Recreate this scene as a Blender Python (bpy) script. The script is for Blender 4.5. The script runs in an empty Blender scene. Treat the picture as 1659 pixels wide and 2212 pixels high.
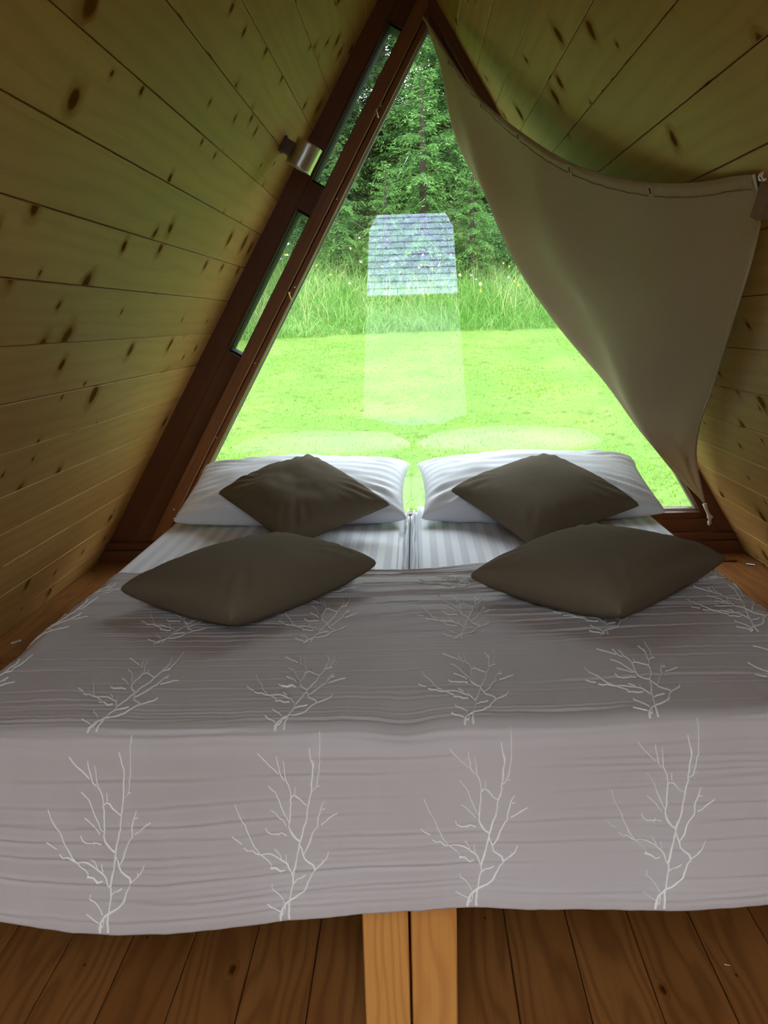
import bpy, math, random
import numpy as np
from mathutils import Matrix, Vector

random.seed(7)
rng = np.random.default_rng(11)
scene = bpy.context.scene
COL = scene.collection

# ------------------------------------------------------------------ camera
F_PX, W_PX = 1853.0, 1659.0
cam_data = bpy.data.cameras.new('camera')
cam_data.sensor_fit = 'HORIZONTAL'
cam_data.sensor_width = 36.0
cam_data.lens = 36.0 * F_PX / W_PX
cam_data.clip_start = 0.02
cam_data.clip_end = 300
cam = bpy.data.objects.new('camera', cam_data)
COL.objects.link(cam)
cam.matrix_world = Matrix((
    (0.9990337544, 0.0191012504, 0.0395815589, 0.0),
    (0.0344770497, 0.2179160088, -0.9753583681, 0.0),
    (-0.0272560198, 0.9757805877, 0.2170468937, 1.5),
    (0, 0, 0, 1)))
scene.camera = cam

# ------------------------------------------------------------------ sky, exposure
world = bpy.data.worlds.new('overcast_sky')
scene.world = world
world.use_nodes = True
bg = world.node_tree.nodes['Background']
bg.inputs['Color'].default_value = (0.80, 0.90, 1.0, 1)
bg.inputs['Strength'].default_value = 1.0
scene.view_settings.view_transform = 'Standard'
scene.view_settings.look = 'None'
scene.view_settings.exposure = 3.3
scene.view_settings.gamma = 1.0
scene.view_settings.use_curve_mapping = False
scene.cycles.max_bounces = 7
scene.cycles.diffuse_bounces = 4
scene.cycles.glossy_bounces = 2
scene.cycles.transparent_max_bounces = 8
scene.cycles.use_denoising = True
scene.cycles.use_adaptive_sampling = True
scene.cycles.adaptive_threshold = 0.03

# ------------------------------------------------------------------ helpers: objects
def tag(o, label=None, cat=None, group=None, kind=None):
    if label: o['label'] = label
    if cat: o['category'] = cat
    if group: o['group'] = group
    if kind: o['kind'] = kind
    return o

def empty(name, loc=(0, 0, 0), parent=None):
    o = bpy.data.objects.new(name, None)
    o.empty_display_size = 0.1
    COL.objects.link(o)
    o.location = loc
    if parent: o.parent = parent
    return o

def make_mesh(name, verts, faces, mat=None, smooth=False, uv=None, attr=None):
    """verts (n,3), faces list or (m,k) array; uv: function(co (n,3)) -> (n,2) or (loops,2) array"""
    me = bpy.data.meshes.new(name)
    verts = np.asarray(verts, dtype=np.float32)
    if isinstance(faces, np.ndarray):
        m, k = faces.shape
        me.vertices.add(len(verts)); me.vertices.foreach_set('co', verts.ravel())
        me.loops.add(m * k); me.loops.foreach_set('vertex_index', faces.astype(np.int32).ravel())
        me.polygons.add(m)
        me.polygons.foreach_set('loop_start', np.arange(0, m * k, k, dtype=np.int32))
        me.polygons.foreach_set('loop_total', np.full(m, k, dtype=np.int32))
        me.update(calc_edges=True)
    else:
        me.from_pydata(verts.tolist(), [], [list(f) for f in faces])
        me.update()
    if uv is not None:
        lay = me.uv_layers.new(name='UVMap')
        if callable(uv):
            li = np.empty(len(me.loops), dtype=np.int32)
            me.loops.foreach_get('vertex_index', li)
            data = uv(verts)[li]
        else:
            data = np.asarray(uv)
            if len(data) == len(verts) and len(data) != len(me.loops):
                li = np.empty(len(me.loops), dtype=np.int32)
                me.loops.foreach_get('vertex_index', li)
                data = data[li]
        lay.data.foreach_set('uv', np.asarray(data, dtype=np.float32).ravel())
    if attr is not None:
        a = me.attributes.new('tone', 'FLOAT', 'POINT')
        a.data.foreach_set('value', np.asarray(attr, dtype=np.float32))
    if smooth:
        me.polygons.foreach_set('use_smooth', np.ones(len(me.polygons), dtype=bool))
    if mat: me.materials.append(mat)
    return me

def obj(name, me, parent=None, loc=None):
    o = bpy.data.objects.new(name, me)
    COL.objects.link(o)
    if parent: o.parent = parent
    if loc is not None: o.location = loc
    return o

def grain_uv(me, g, off=None):
    """UV in metres: u along the grain direction g, v across it"""
    g = Vector(g).normalized()
    if off is None: off = (rng.uniform(0, 40), rng.uniform(0, 40))
    lay = me.uv_layers.new(name='UVMap') if not me.uv_layers else me.uv_layers[0]
    for p in me.polygons:
        c = p.normal.cross(g)
        if c.length < 0.15:
            c = p.normal.orthogonal()
            a = p.normal.cross(c)
        else:
            a = g
        c.normalize()
        k = 0.0 if abs(p.normal.z) > 0.5 else 0.0
        for li in p.loop_indices:
            co = me.vertices[me.loops[li].vertex_index].co
            lay.data[li].uv = (co.dot(a) + off[0], co.dot(c) + off[1] + k)

def box_mesh(name, x0, x1, y0, y1, z0, z1, mat, g=(0, 1, 0), ch=0.0):
    """box with chamfered long edges"""
    if ch <= 0:
        v = [(x, y, z) for x in (x0, x1) for y in (y0, y1) for z in (z0, z1)]
        f = [(0, 1, 3, 2), (4, 6, 7, 5), (0, 4, 5, 1), (2, 3, 7, 6), (0, 2, 6, 4), (1, 5, 7, 3)]
        me = make_mesh(name, v, f, mat)
    else:
        ax = max(range(3), key=lambda i: abs(g[i]))
        lo = [x0, y0, z0]; hi = [x1, y1, z1]
        o = [i for i in range(3) if i != ax]
        a0, a1, b0, b1 = lo[o[0]], hi[o[0]], lo[o[1]], hi[o[1]]
        prof = [(a0 + ch, b0), (a1 - ch, b0), (a1, b0 + ch), (a1, b1 - ch), (a1 - ch, b1), (a0 + ch, b1), (a0, b1 - ch), (a0, b0 + ch)]
        v = []
        for end in (lo[ax], hi[ax]):
            for a, b in prof:
                p = [0, 0, 0]; p[ax] = end; p[o[0]] = a; p[o[1]] = b
                v.append(tuple(p))
        n = len(prof)
        f = [(i, (i + 1) % n, n + (i + 1) % n, n + i) for i in range(n)] + [tuple(range(n))[::-1], tuple(range(n, 2 * n))]
        me = make_mesh(name, v, f, mat)
        import bmesh
        bm = bmesh.new(); bm.from_mesh(me); bmesh.ops.recalc_face_normals(bm, faces=bm.faces); bm.to_mesh(me); bm.free()
        me.update()
    grain_uv(me, g)
    return me

def prism_mesh(name, poly, axis, d0, d1, mat, g):
    """polygon in the plane of the two other axes extruded along axis (0 x, 1 y, 2 z) from d0 to d1"""
    o = [i for i in range(3) if i != axis]
    v = []
    for d in (d0, d1):
        for a, b in poly:
            p = [0, 0, 0]; p[axis] = d; p[o[0]] = a; p[o[1]] = b
            v.append(tuple(p))
    n = len(poly)
    f = [(i, (i + 1) % n, n + (i + 1) % n, n + i) for i in range(n)] + [tuple(range(n))[::-1], tuple(range(n, 2 * n))]
    me = make_mesh(name, v, f, mat)
    import bmesh
    bm = bmesh.new(); bm.from_mesh(me); bmesh.ops.recalc_face_normals(bm, faces=bm.faces); bm.to_mesh(me); bm.free()
    me.update()
    grain_uv(me, g)
    return me

def tube_mesh(name, pts, rad, mat, n=8, closed=False):
    pts = [Vector(p) for p in pts]
    m = len(pts)
    if not isinstance(rad, (list, tuple)): rad = [rad] * m
    v = []; f = []
    up = Vector((0.13, 0.21, 0.97))
    for i, p in enumerate(pts):
        a = pts[max(i - 1, 0)] if not closed else pts[i - 1]
        b = pts[min(i + 1, m - 1)] if not closed else pts[(i + 1) % m]
        t = (b - a).normalized()
        x = t.cross(up)
        if x.length < 1e-3: x = t.orthogonal()
        x.normalize(); y = t.cross(x)
        for k in range(n):
            an = 2 * math.pi * k / n
            v.append(p + (x * math.cos(an) + y * math.sin(an)) * rad[i])
    for i in range(m - (0 if closed else 1)):
        j = (i + 1) % m
        for k in range(n):
            f.append((i * n + k, i * n + (k + 1) % n, j * n + (k + 1) % n, j * n + k))
    if not closed:
        f.append(tuple(range(n))[::-1]); f.append(tuple(range((m - 1) * n, m * n)))
    return make_mesh(name, v, f, mat, smooth=True)

def grid_faces(nu, nv):
    """quads of a grid whose vertex index is i*nv + j"""
    i, j = np.meshgrid(np.arange(nu - 1), np.arange(nv - 1), indexing='ij')
    a = (i * nv + j).ravel()
    return np.stack([a, a + nv, a + nv + 1, a + 1], axis=1)

def catmull(pts, n):
    pts = np.asarray(pts, float)
    d = np.r_[0, np.cumsum(np.linalg.norm(np.diff(pts, axis=0), axis=1))]
    d /= d[-1]
    t = np.linspace(0, 1, n)
    m = np.gradient(pts, d, axis=0)
    k = np.clip(np.searchsorted(d, t, side='right') - 1, 0, len(d) - 2)
    h = d[k + 1] - d[k]
    s = ((t - d[k]) / h)[:, None]
    h = h[:, None]
    return ((2 * s**3 - 3 * s**2 + 1) * pts[k] + (s**3 - 2 * s**2 + s) * h * m[k]
            + (-2 * s**3 + 3 * s**2) * pts[k + 1] + (s**3 - s**2) * h * m[k + 1])

# smooth value noise for shaping meshes
_tab = rng.uniform(-1, 1, (64, 64))
def vnoise(x, y):
    x = np.asarray(x, float); y = np.asarray(y, float)
    xi = np.floor(x).astype(int); yi = np.floor(y).astype(int)
    fx = x - xi; fy = y - yi
    fx = fx * fx * (3 - 2 * fx); fy = fy * fy * (3 - 2 * fy)
    g = lambda a, b: _tab[a % 64, b % 64]
    return ((g(xi, yi) * (1 - fx) + g(xi + 1, yi) * fx) * (1 - fy)
            + (g(xi, yi + 1) * (1 - fx) + g(xi + 1, yi + 1) * fx) * fy)

# ------------------------------------------------------------------ helpers: materials
class NT:
    def __init__(self, name):
        self.m = bpy.data.materials.new(name)
        self.m.use_nodes = True
        self.t = self.m.node_tree
        self.t.nodes.clear()
        self.out = self.t.nodes.new('ShaderNodeOutputMaterial')
    def n(self, kind, **props):
        nd = self.t.nodes.new('ShaderNode' + kind)
        for k, v in props.items():
            if k.startswith('i_'):
                key = k[2:]
                self.set(nd, int(key) if key.isdigit() else key.replace('_', ' '), v)
            else:
                setattr(nd, k, v)
        return nd
    def set(self, nd, key, v):
        s = nd.inputs[key]
        if isinstance(v, bpy.types.NodeSocket): self.t.links.new(v, s)
        elif isinstance(v, (tuple, list)) and len(v) == 3 and s.type == 'RGBA': s.default_value = (*v, 1)
        else: s.default_value = v
    def math(self, op, a, b=0.0, c=0.0, clamp=False):
        nd = self.n('Math', operation=op, use_clamp=clamp)
        self.set(nd, 0, a); self.set(nd, 1, b)
        if op in ('MULTIPLY_ADD', 'SMOOTH_MIN'): self.set(nd, 2, c)
        return nd.outputs[0]
    def mix(self, fac, a, b, blend='MIX'):
        nd = self.n('Mix', data_type='RGBA', blend_type=blend)
        self.set(nd, 0, fac); self.set(nd, 6, a); self.set(nd, 7, b)
        return nd.outputs[2]
    def smooth(self, v, lo, hi):
        nd = self.n('MapRange', interpolation_type='SMOOTHSTEP')
        self.set(nd, 0, v); self.set(nd, 1, lo); self.set(nd, 2, hi)
        return nd.outputs[0]
    def uv(self, su=1, sv=1, src='UV'):
        tc = self.n('TexCoord')
        mp = self.n('Mapping')
        self.t.links.new(tc.outputs[src], mp.inputs[0])
        mp.inputs['Scale'].default_value = (su, sv, 1 if src == 'UV' else su)
        return mp.outputs[0]
    def noise(self, vec, scale=1, detail=4, rough=0.55, dist=0):
        nd = self.n('TexNoise')
        self.t.links.new(vec, nd.inputs['Vector'])
        nd.inputs['Scale'].default_value = scale
        nd.inputs['Detail'].default_value = detail
        nd.inputs['Roughness'].default_value = rough
        nd.inputs['Distortion'].default_value = dist
        return nd.outputs[0]
    def bump(self, h, strength=0.3, dist=0.002):
        nd = self.n('Bump')
        self.set(nd, 'Height', h)
        nd.inputs['Strength'].default_value = strength
        nd.inputs['Distance'].default_value = dist
        return nd.outputs[0]
    def principled(self, color, rough=0.6, spec=0.4, normal=None, **kw):
        nd = self.n('BsdfPrincipled')
        self.set(nd, 'Base Color', color)
        self.set(nd, 'Roughness', rough)
        self.set(nd, 'Specular IOR Level', spec)
        for k, v in kw.items(): self.set(nd, k.replace('_', ' '), v)
        if normal: self.t.links.new(normal, nd.inputs['Normal'])
        return nd.outputs[0]
    def done(self, sh):
        self.t.links.new(sh, self.out.inputs['Surface'])
        return self.m

def wood(name, light, mid, dark, knots=0.0, ring=1.0, rough=0.5, spec=0.35, ringc=14.0, kn_r=0.06, tint=0.25, kscale=(3.6, 8.5)):
    """boards: growth rings, fine grain, knots; UV in metres along/across the board"""
    N = NT(name)
    low = N.noise(N.uv(1.1, 7.0), 1, 2, 0.5)
    tc = N.n('TexCoord')
    sep = N.n('SeparateXYZ'); N.t.links.new(tc.outputs['UV'], sep.inputs[0])
    u, v = sep.outputs[0], sep.outputs[1]
    # knots
    vr = N.n('TexVoronoi', voronoi_dimensions='2D', feature='F1')
    kv = N.uv(*kscale)
    kw = N.n('TexNoise'); N.t.links.new(N.uv(9.0, 14.0), kw.inputs['Vector']); kw.inputs['Scale'].default_value = 1.0; kw.inputs['Detail'].default_value = 2.0
    ka = N.n('VectorMath', operation='MULTIPLY_ADD'); N.t.links.new(kw.outputs['Color'], ka.inputs[0]); ka.inputs[1].default_value = (0.22, 0.22, 0.0); N.t.links.new(kv, ka.inputs[2])
    N.t.links.new(ka.outputs[0], vr.inputs['Vector']); vr.inputs['Scale'].default_value = 1
    kd = vr.outputs['Distance']
    kc = N.n('SeparateColor'); N.t.links.new(vr.outputs['Color'], kc.inputs[0])
    kmask = N.math('GREATER_THAN', kc.outputs[0], 1 - knots)
    krad = N.math('MULTIPLY_ADD', N.math('POWER', kc.outputs[1], 2.0), kn_r, kn_r * 0.3)
    kcore = N.math('MULTIPLY', N.math('SUBTRACT', 1.0, N.smooth(N.math('DIVIDE', kd, krad), 0.55, 1.0)), kmask)
    khalo = N.math('MULTIPLY', N.math('SUBTRACT', 1.0, N.smooth(N.math('DIVIDE', kd, krad), 0.5, 2.6)), kmask)
    # rings bent by low noise and round the knots
    warp = N.math('MULTIPLY_ADD', N.math('SUBTRACT', low, 0.5), 0.34 * ring, N.math('MULTIPLY', khalo, 0.05))
    ph = N.math('MULTIPLY', N.math('ADD', v, warp), ringc * 6.283 * 2.2)
    wave = N.math('MULTIPLY_ADD', N.math('SINE', ph), 0.5, 0.5)
    wave = N.math('POWER', wave, 2.2)
    fine = N.noise(N.uv(3.0, 260.0), 1, 3, 0.6)
    big = N.noise(N.uv(0.9, 2.6), 1, 3, 0.55)
    col = N.mix(N.smooth(big, 0.3, 0.75), light, mid)
    col = N.mix(N.math('MULTIPLY', wave, 0.55 * ring), col, dark)
    col = N.mix(N.math('MULTIPLY', N.smooth(fine, 0.45, 0.8), 0.35), col, dark)
    if knots > 0:
        col = N.mix(N.math('MULTIPLY', khalo, 0.34), col, tuple(c * 0.45 for c in dark))
        col = N.mix(N.math('MULTIPLY', kcore, 0.78), col, (dark[0] * 0.26, dark[1] * 0.20, dark[2] * 0.18))
    if tint:
        oi = N.n('ObjectInfo')
        col = N.mix(N.math('MULTIPLY', oi.outputs['Random'], tint), col, mid, 'MULTIPLY') if False else \
            N.mix(N.math('MULTIPLY', oi.outputs['Random'], tint), col, dark)
    sp = N.math('MULTIPLY', N.math('SUBTRACT', 1.0, N.math('MAXIMUM', kcore, khalo)), spec) if knots > 0 else spec
    return N.done(N.principled(col, rough, sp))

M = {}
M['wall'] = wood('pine_wall', (0.45, 0.252, 0.072), (0.38, 0.20, 0.053), (0.235, 0.108, 0.027), knots=0.36, ring=0.40, rough=0.55, spec=0.25, ringc=9, kn_r=0.17, kscale=(7.2, 5.8))
M['floor'] = wood('larch_floor', (0.36, 0.150, 0.041), (0.28, 0.105, 0.027), (0.125, 0.040, 0.009), knots=0.22, ring=0.9, rough=0.42, spec=0.35, ringc=11)
M['post'] = wood('larch_post', (0.67, 0.32, 0.082), (0.60, 0.265, 0.062), (0.41, 0.13, 0.025), knots=0.0, ring=0.85, rough=0.45, spec=0.3, ringc=15)
M['frame'] = wood('stained_frame', (0.15, 0.050, 0.017), (0.12, 0.037, 0.012), (0.065, 0.019, 0.006), knots=0.0, ring=0.25, rough=0.42, spec=0.35, tint=0.3)
M['casing'] = wood('stained_casing', (0.25, 0.095, 0.034), (0.21, 0.075, 0.026), (0.12, 0.038, 0.012), knots=0.0, ring=0.25, rough=0.42, spec=0.35, tint=0.15)

def plain(name, col, rough=0.6, spec=0.3, metal=0.0):
    N = NT(name)
    return N.done(N.principled(col, rough, spec, Metallic=metal))

M['black'] = plain('black_rubber', (0.012, 0.012, 0.012), 0.6)
M['seal'] = plain('grey_glazing_seal', (0.42, 0.44, 0.43), 0.4, 0.5)
M['steel'] = plain('galvanised_steel', (0.55, 0.55, 0.53), 0.32, 0.5, 1.0)
M['brass'] = plain('brass_hook', (0.62, 0.40, 0.14), 0.3, 0.5, 1.0)
M['paper'] = plain('white_scrap', (0.75, 0.75, 0.72), 0.7)

def brushed():
    N = NT('brushed_steel')
    v = N.uv(6.0, 900.0)
    nz = N.noise(v, 1, 2, 0.5)
    return N.done(N.principled((0.56, 0.54, 0.50), N.math('MULTIPLY_ADD', nz, 0.2, 0.22), 0.5, N.bump(nz, 0.15, 0.0004), Metallic=1.0))
M['brushed'] = brushed()
M['brown_reflection'] = plain('steel_brown_reflection', (0.11, 0.08, 0.055), 0.5, 0.4, 0.6)  # brown reflection on arm and wall plate is put into the base colour

def fabric(name, col, weave=900.0, rough=0.9, stain=0.10, sheen=0.0, trans=0.0, tcol=None, bump=0.25):
    N = NT(name)
    o = N.uv(1, 1, 'Object')
    nz = N.noise(o, 5.0, 3, 0.6)
    c = N.mix(N.math('MULTIPLY', nz, stain * 2), col, tuple(x * 0.72 for x in col))
    w1 = N.noise(N.uv(weave * 0.25, weave, 'Object'), 1, 1, 0.5)
    sh = N.principled(c, rough, 0.15, N.bump(w1, bump, 0.0007))
    if trans > 0:
        tr = N.n('BsdfTranslucent'); N.set(tr, 'Color', tcol or col)
        mx = N.n('MixShader'); N.set(mx, 0, trans)
        N.t.links.new(sh, mx.inputs[1]); N.t.links.new(tr.outputs[0], mx.inputs[2])
        sh = mx.outputs[0]
    return N.done(sh)

M['taupe'] = fabric('taupe_cotton', (0.158, 0.122, 0.080))
M['spread'] = fabric('taffeta_bedspread', (0.49, 0.435, 0.418), rough=0.58, stain=0.10)
M['thread'] = fabric('cream_thread', (0.80, 0.765, 0.71), rough=0.7, stain=0.0)
M['curtain'] = fabric('cream_linen', (0.62, 0.52, 0.36), trans=0.42, tcol=(0.74, 0.67, 0.49), bump=0.15)
M['stitch_shade'] = fabric('linen_stitch_shade', (0.27, 0.215, 0.13))  # darker linen, the shadow along the stitching is put into the colour
M['flap'] = fabric('brown_linen', (0.16, 0.105, 0.055), bump=0.15)
M['cord'] = fabric('cream_cord', (0.50, 0.44, 0.34))

def sateen(name, direction, dull):
    N = NT(name)
    tc = N.n('TexCoord'); sep = N.n('SeparateXYZ'); N.t.links.new(tc.outputs['UV'], sep.inputs[0])
    s = N.math('SINE', N.math('MULTIPLY', sep.outputs[direction], 6.2832 / 0.05))
    st = N.smooth(s, -0.15, 0.15)
    col = N.mix(st, (0.86, 0.86, 0.88), dull)
    return N.done(N.principled(col, N.math('MULTIPLY_ADD', st, 0.25, 0.45), 0.3))
M['sheet'] = sateen('sateen_sheet', 0, (0.72, 0.725, 0.77))
M['pillow'] = sateen('sateen_pillow', 1, (0.775, 0.78, 0.82))
M['white'] = plain('plain_white_cotton', (0.86, 0.86, 0.88), 0.7, 0.2)

def pane():
    N = NT('window_glass')
    lw = N.n('LayerWeight'); lw.inputs[0].default_value = 0.5
    p = N.math('POWER', lw.outputs['Facing'], 4.0)
    fac = N.math('MULTIPLY_ADD', p, 0.8, 0.075, clamp=True)
    tr = N.n('BsdfTransparent'); tr.inputs[0].default_value = (0.96, 0.975, 0.965, 1)
    gl = N.n('BsdfGlossy'); gl.inputs['Roughness'].default_value = 0.0
    gl.inputs['Color'].default_value = (1, 1, 1, 1)
    mx = N.n('MixShader'); N.set(mx, 0, fac)
    N.t.links.new(tr.outputs[0], mx.inputs[1]); N.t.links.new(gl.outputs[0], mx.inputs[2])
    return N.done(mx.outputs[0])
M['glass'] = pane()

def screen():
    N = NT('insect_screen')
    tr = N.n('BsdfTransparent')
    df = N.n('BsdfDiffuse'); df.inputs[0].default_value = (0.30, 0.31, 0.30, 1)
    mx = N.n('MixShader'); mx.inputs[0].default_value = 0.30
    N.t.links.new(tr.outputs[0], mx.inputs[1]); N.t.links.new(df.outputs[0], mx.inputs[2])
    return N.done(mx.outputs[0])
M['screen'] = screen()

def leafy(name, a, b, c=None, trans=0.35, scale=1.4):
    """foliage: colour varies with a per-vertex tone and over the ground"""
    N = NT(name)
    geo = N.n('NewGeometry')
    nz = N.noise(geo.outputs['Position'], scale, 3, 0.6)
    at = N.n('Attribute'); at.attribute_name = 'tone'
    col = N.mix(at.outputs['Fac'], a, b)
    if c: col = N.mix(N.smooth(nz, 0.42, 0.68), col, c)
    df = N.n('BsdfDiffuse'); N.set(df, 0, col)
    tr = N.n('BsdfTranslucent'); N.set(tr, 0, col)
    mx = N.n('MixShader'); mx.inputs[0].default_value = trans
    N.t.links.new(df.outputs[0], mx.inputs[1]); N.t.links.new(tr.outputs[0], mx.inputs[2])
    return N.done(mx.outputs[0])
M['lawn'] = leafy('lawn_blades', (0.085, 0.19, 0.022), (0.25, 0.35, 0.075), (0.185, 0.275, 0.032), 0.3, 1.1)
M['meadow'] = leafy('meadow_blades', (0.075, 0.21, 0.034), (0.33, 0.48, 0.16), (0.13, 0.30, 0.05), 0.35, 0.9)
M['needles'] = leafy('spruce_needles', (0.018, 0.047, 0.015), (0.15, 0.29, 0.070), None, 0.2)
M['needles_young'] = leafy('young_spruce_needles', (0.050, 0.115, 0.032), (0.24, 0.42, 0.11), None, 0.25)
M['leaves'] = leafy('shrub_leaves', (0.06, 0.15, 0.045), (0.18, 0.32, 0.12), None, 0.3)
M['leaves_pale'] = leafy('pale_shrub_leaves', (0.12, 0.22, 0.08), (0.32, 0.44, 0.22), None, 0.3)
M['bark'] = plain('spruce_bark', (0.040, 0.030, 0.022), 0.9, 0.1)
M['straw'] = leafy('seed_stalks', (0.30, 0.36, 0.12), (0.48, 0.46, 0.22), None, 0.3)
M['twig'] = plain('dead_twig', (0.16, 0.13, 0.09), 0.9, 0.1)

def ground_mat():
    N = NT('lawn_soil')
    geo = N.n('NewGeometry')
    a = N.noise(geo.outputs['Position'], 1.2, 4, 0.6)
    b = N.noise(geo.outputs['Position'], 9.0, 3, 0.6)
    col = N.mix(N.smooth(a, 0.35, 0.7), (0.085, 0.165, 0.03), (0.125, 0.205, 0.042))
    col = N.mix(N.smooth(b, 0.5, 0.75), col, (0.065, 0.09, 0.025))
    return N.done(N.principled(col, 0.95, 0.05))
M['ground'] = ground_mat()
def forest_floor():
    N = NT('forest_soil')
    geo = N.n('NewGeometry')
    a = N.noise(geo.outputs['Position'], 2.2, 4, 0.6)
    return N.done(N.principled(N.mix(a, (0.03, 0.035, 0.012), (0.07, 0.06, 0.03)), 0.95, 0.05))
M['forest_floor'] = forest_floor()

def slate_mat():
    N = NT('weathered_slate')
    o = N.uv(1, 1, 'Object')
    nz = N.noise(N.uv(8, 2.5, 'Object'), 1, 4, 0.65, 0.6)
    oi = N.n('ObjectInfo')
    c = N.mix(N.smooth(nz, 0.3, 0.75), (0.50, 0.55, 0.76), (0.24, 0.27, 0.42))
    c = N.mix(N.math('MULTIPLY', oi.outputs['Random'], 0.6), c, (0.20, 0.22, 0.32))
    return N.done(N.principled(c, 0.35, 0.6))
M['slate'] = slate_mat()
M['render'] = plain('grey_render', (0.30, 0.30, 0.29), 0.9, 0.1)

# ================================================================== the cabin shell
XC = -0.01            # centre of the A-frame
ZR = 1.5 + 1.434      # ridge height
SL = 0.59             # horizontal run per metre of drop
LN = math.hypot(SL, 1.0)
BW = 0.1553           # board width
Y0, Y1 = -0.32, 3.80  # back end and window end of the wall boards
Z_FLOOR, Z_PLAT = 0.0, 0.45
YG = 3.85             # glass

def wall_x(z, side): return XC + side * (ZR - z) * SL

def build_wall(side, name, first):
    d = Vector((side * SL / LN, 0, -1 / LN))        # down the slope
    n = Vector((side * 1 / LN, 0, SL / LN))         # outwards
    R0 = Vector((XC, 0, ZR))
    total = (ZR + 0.10) * LN
    # backing slab: the wall itself
    a = R0 + n * 0.024 - d * 0.02; b = R0 + n * 0.024 + d * total
    c = b + n * 0.12; e = a + n * 0.12
    me = prism_mesh(name, [(p.x, p.z) for p in (a, b, c, e)], 1, Y0, Y1 + 0.14, M['wall'], (0, 1, 0))
    w = tag(obj(name, me), kind='structure')
    k = first - BW * 9
    while k < total:
        s0, s1 = max(k, 0.005), min(k + BW, total)
        if s1 - s0 > 0.02:
            g = 0.0007; ch = 0.0020
            prof = [(s0 + g + ch, 0), (s1 - g - ch, 0), (s1 - g, ch), (s1 - g, 0.022), (s0 + g, 0.022), (s0 + g, ch)]
            lift = rng.uniform(0, 0.0015)
            v = []
            for y in (Y0, Y1):
                for s, t in prof:
                    p = R0 + d * s + n * (t - lift * 0 + 0.0 + lift)
                    v.append((p.x, y, p.z))
            m = len(prof)
            f = [(i, (i + 1) % m, m + (i + 1) % m, m + i) for i in range(m)] + [tuple(range(m))[::-1], tuple(range(m, 2 * m))]
            me = make_mesh('board', v, f, M['wall'])
            import bmesh
            bm = bmesh.new(); bm.from_mesh(me); bmesh.ops.recalc_face_normals(bm, faces=bm.faces); bm.to_mesh(me); bm.free()
            me.update()
            grain_uv(me, (0, 1, 0))
            obj('board', me, w)
        k += BW
    return w

wall_left = build_wall(-1, 'wall_left', 1.236)
wall_right = build_wall(1, 'wall_right', 1.160)

# ridge cap keeps the daylight out along the top
tag(obj('trim_1', prism_mesh('trim_1', [(XC - 0.13, ZR - 0.10), (XC, ZR + 0.10), (XC + 0.13, ZR - 0.10), (XC + 0.13, ZR + 0.02), (XC, ZR + 0.24), (XC - 0.13, ZR + 0.02)], 1, Y0 - 0.06, Y1 + 0.14, M['frame'], (0, 1, 0))), kind='structure')
tag(obj('trim_2', prism_mesh('trim_2', [(XC - 0.0165, ZR - 0.028), (XC + 0.0165, ZR - 0.028), (XC + 0.004, ZR - 0.001), (XC - 0.004, ZR - 0.001)], 1, Y0, Y1, M['wall'], (0, 1, 0))), kind='structure')
# back gable with the open doorway behind the camera
wb = empty('wall_back'); tag(wb, kind='structure')
DH = 0.385; ZD = 2.30
def gx(z, side): return wall_x(z, side) + side * 0.0
pieces = [
    [(gx(0, -1), 0), (-DH + XC, 0), (-DH + XC, ZD), (gx(ZD, -1), ZD)],
    [(DH + XC, 0), (gx(0, 1), 0), (gx(ZD, 1), ZD), (DH + XC, ZD)],
    [(gx(ZD + 0.13, -1), ZD + 0.13), (gx(ZD + 0.13, 1), ZD + 0.13), (XC, ZR)],
]
for q in pieces:
    # vertical cladding boards, cut where they meet the roof slope
    xs0 = min(p[0] for p in q); xs1 = max(p[0] for p in q)
    x = xs0
    while x < xs1 - 1e-4:
        x2 = min(x + 0.15, xs1)
        def span(xx):
            zs = []
            for i in range(len(q)):
                (ax, az), (bx, bz) = q[i], q[(i + 1) % len(q)]
                if abs(ax - bx) < 1e-9:
                    if abs(ax - xx) < 1e-6: zs += [az, bz]
                elif min(ax, bx) - 1e-6 <= xx <= max(ax, bx) + 1e-6:
                    zs.append(az + (bz - az) * (xx - ax) / (bx - ax))
            return min(zs), max(zs)
        a0, a1 = span(x + 1e-5); b0, b1 = span(x2 - 1e-5)
        poly = [(x, a0), (x2, b0), (x2, b1), (x, a1)]
        if max(a1 - a0, b1 - b0) > 0.01:
            obj('board', prism_mesh('board', poly, 1, Y0 - 0.06, Y0, M['wall'], (0, 0, 1)), wb)
        x = x2

# floor: slab + planks
fl = tag(obj('floor', box_mesh('floor', -1.76, 1.74, Y0 - 0.05, 2.70, -0.16, -0.026, M['floor'])), kind='structure')
x = 0.202 - 0.157 * 13
while x < 1.74:
    a, b = max(x, -1.74), min(x + 0.157, 1.72)
    if b - a > 0.03:
        obj('plank', box_mesh('plank', a + 0.0013, b - 0.0013, Y0 - 0.05, 2.70, -0.026, rng.uniform(-0.0015, 0), M['floor'], ch=0.002), fl)
    x += 0.157

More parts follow.
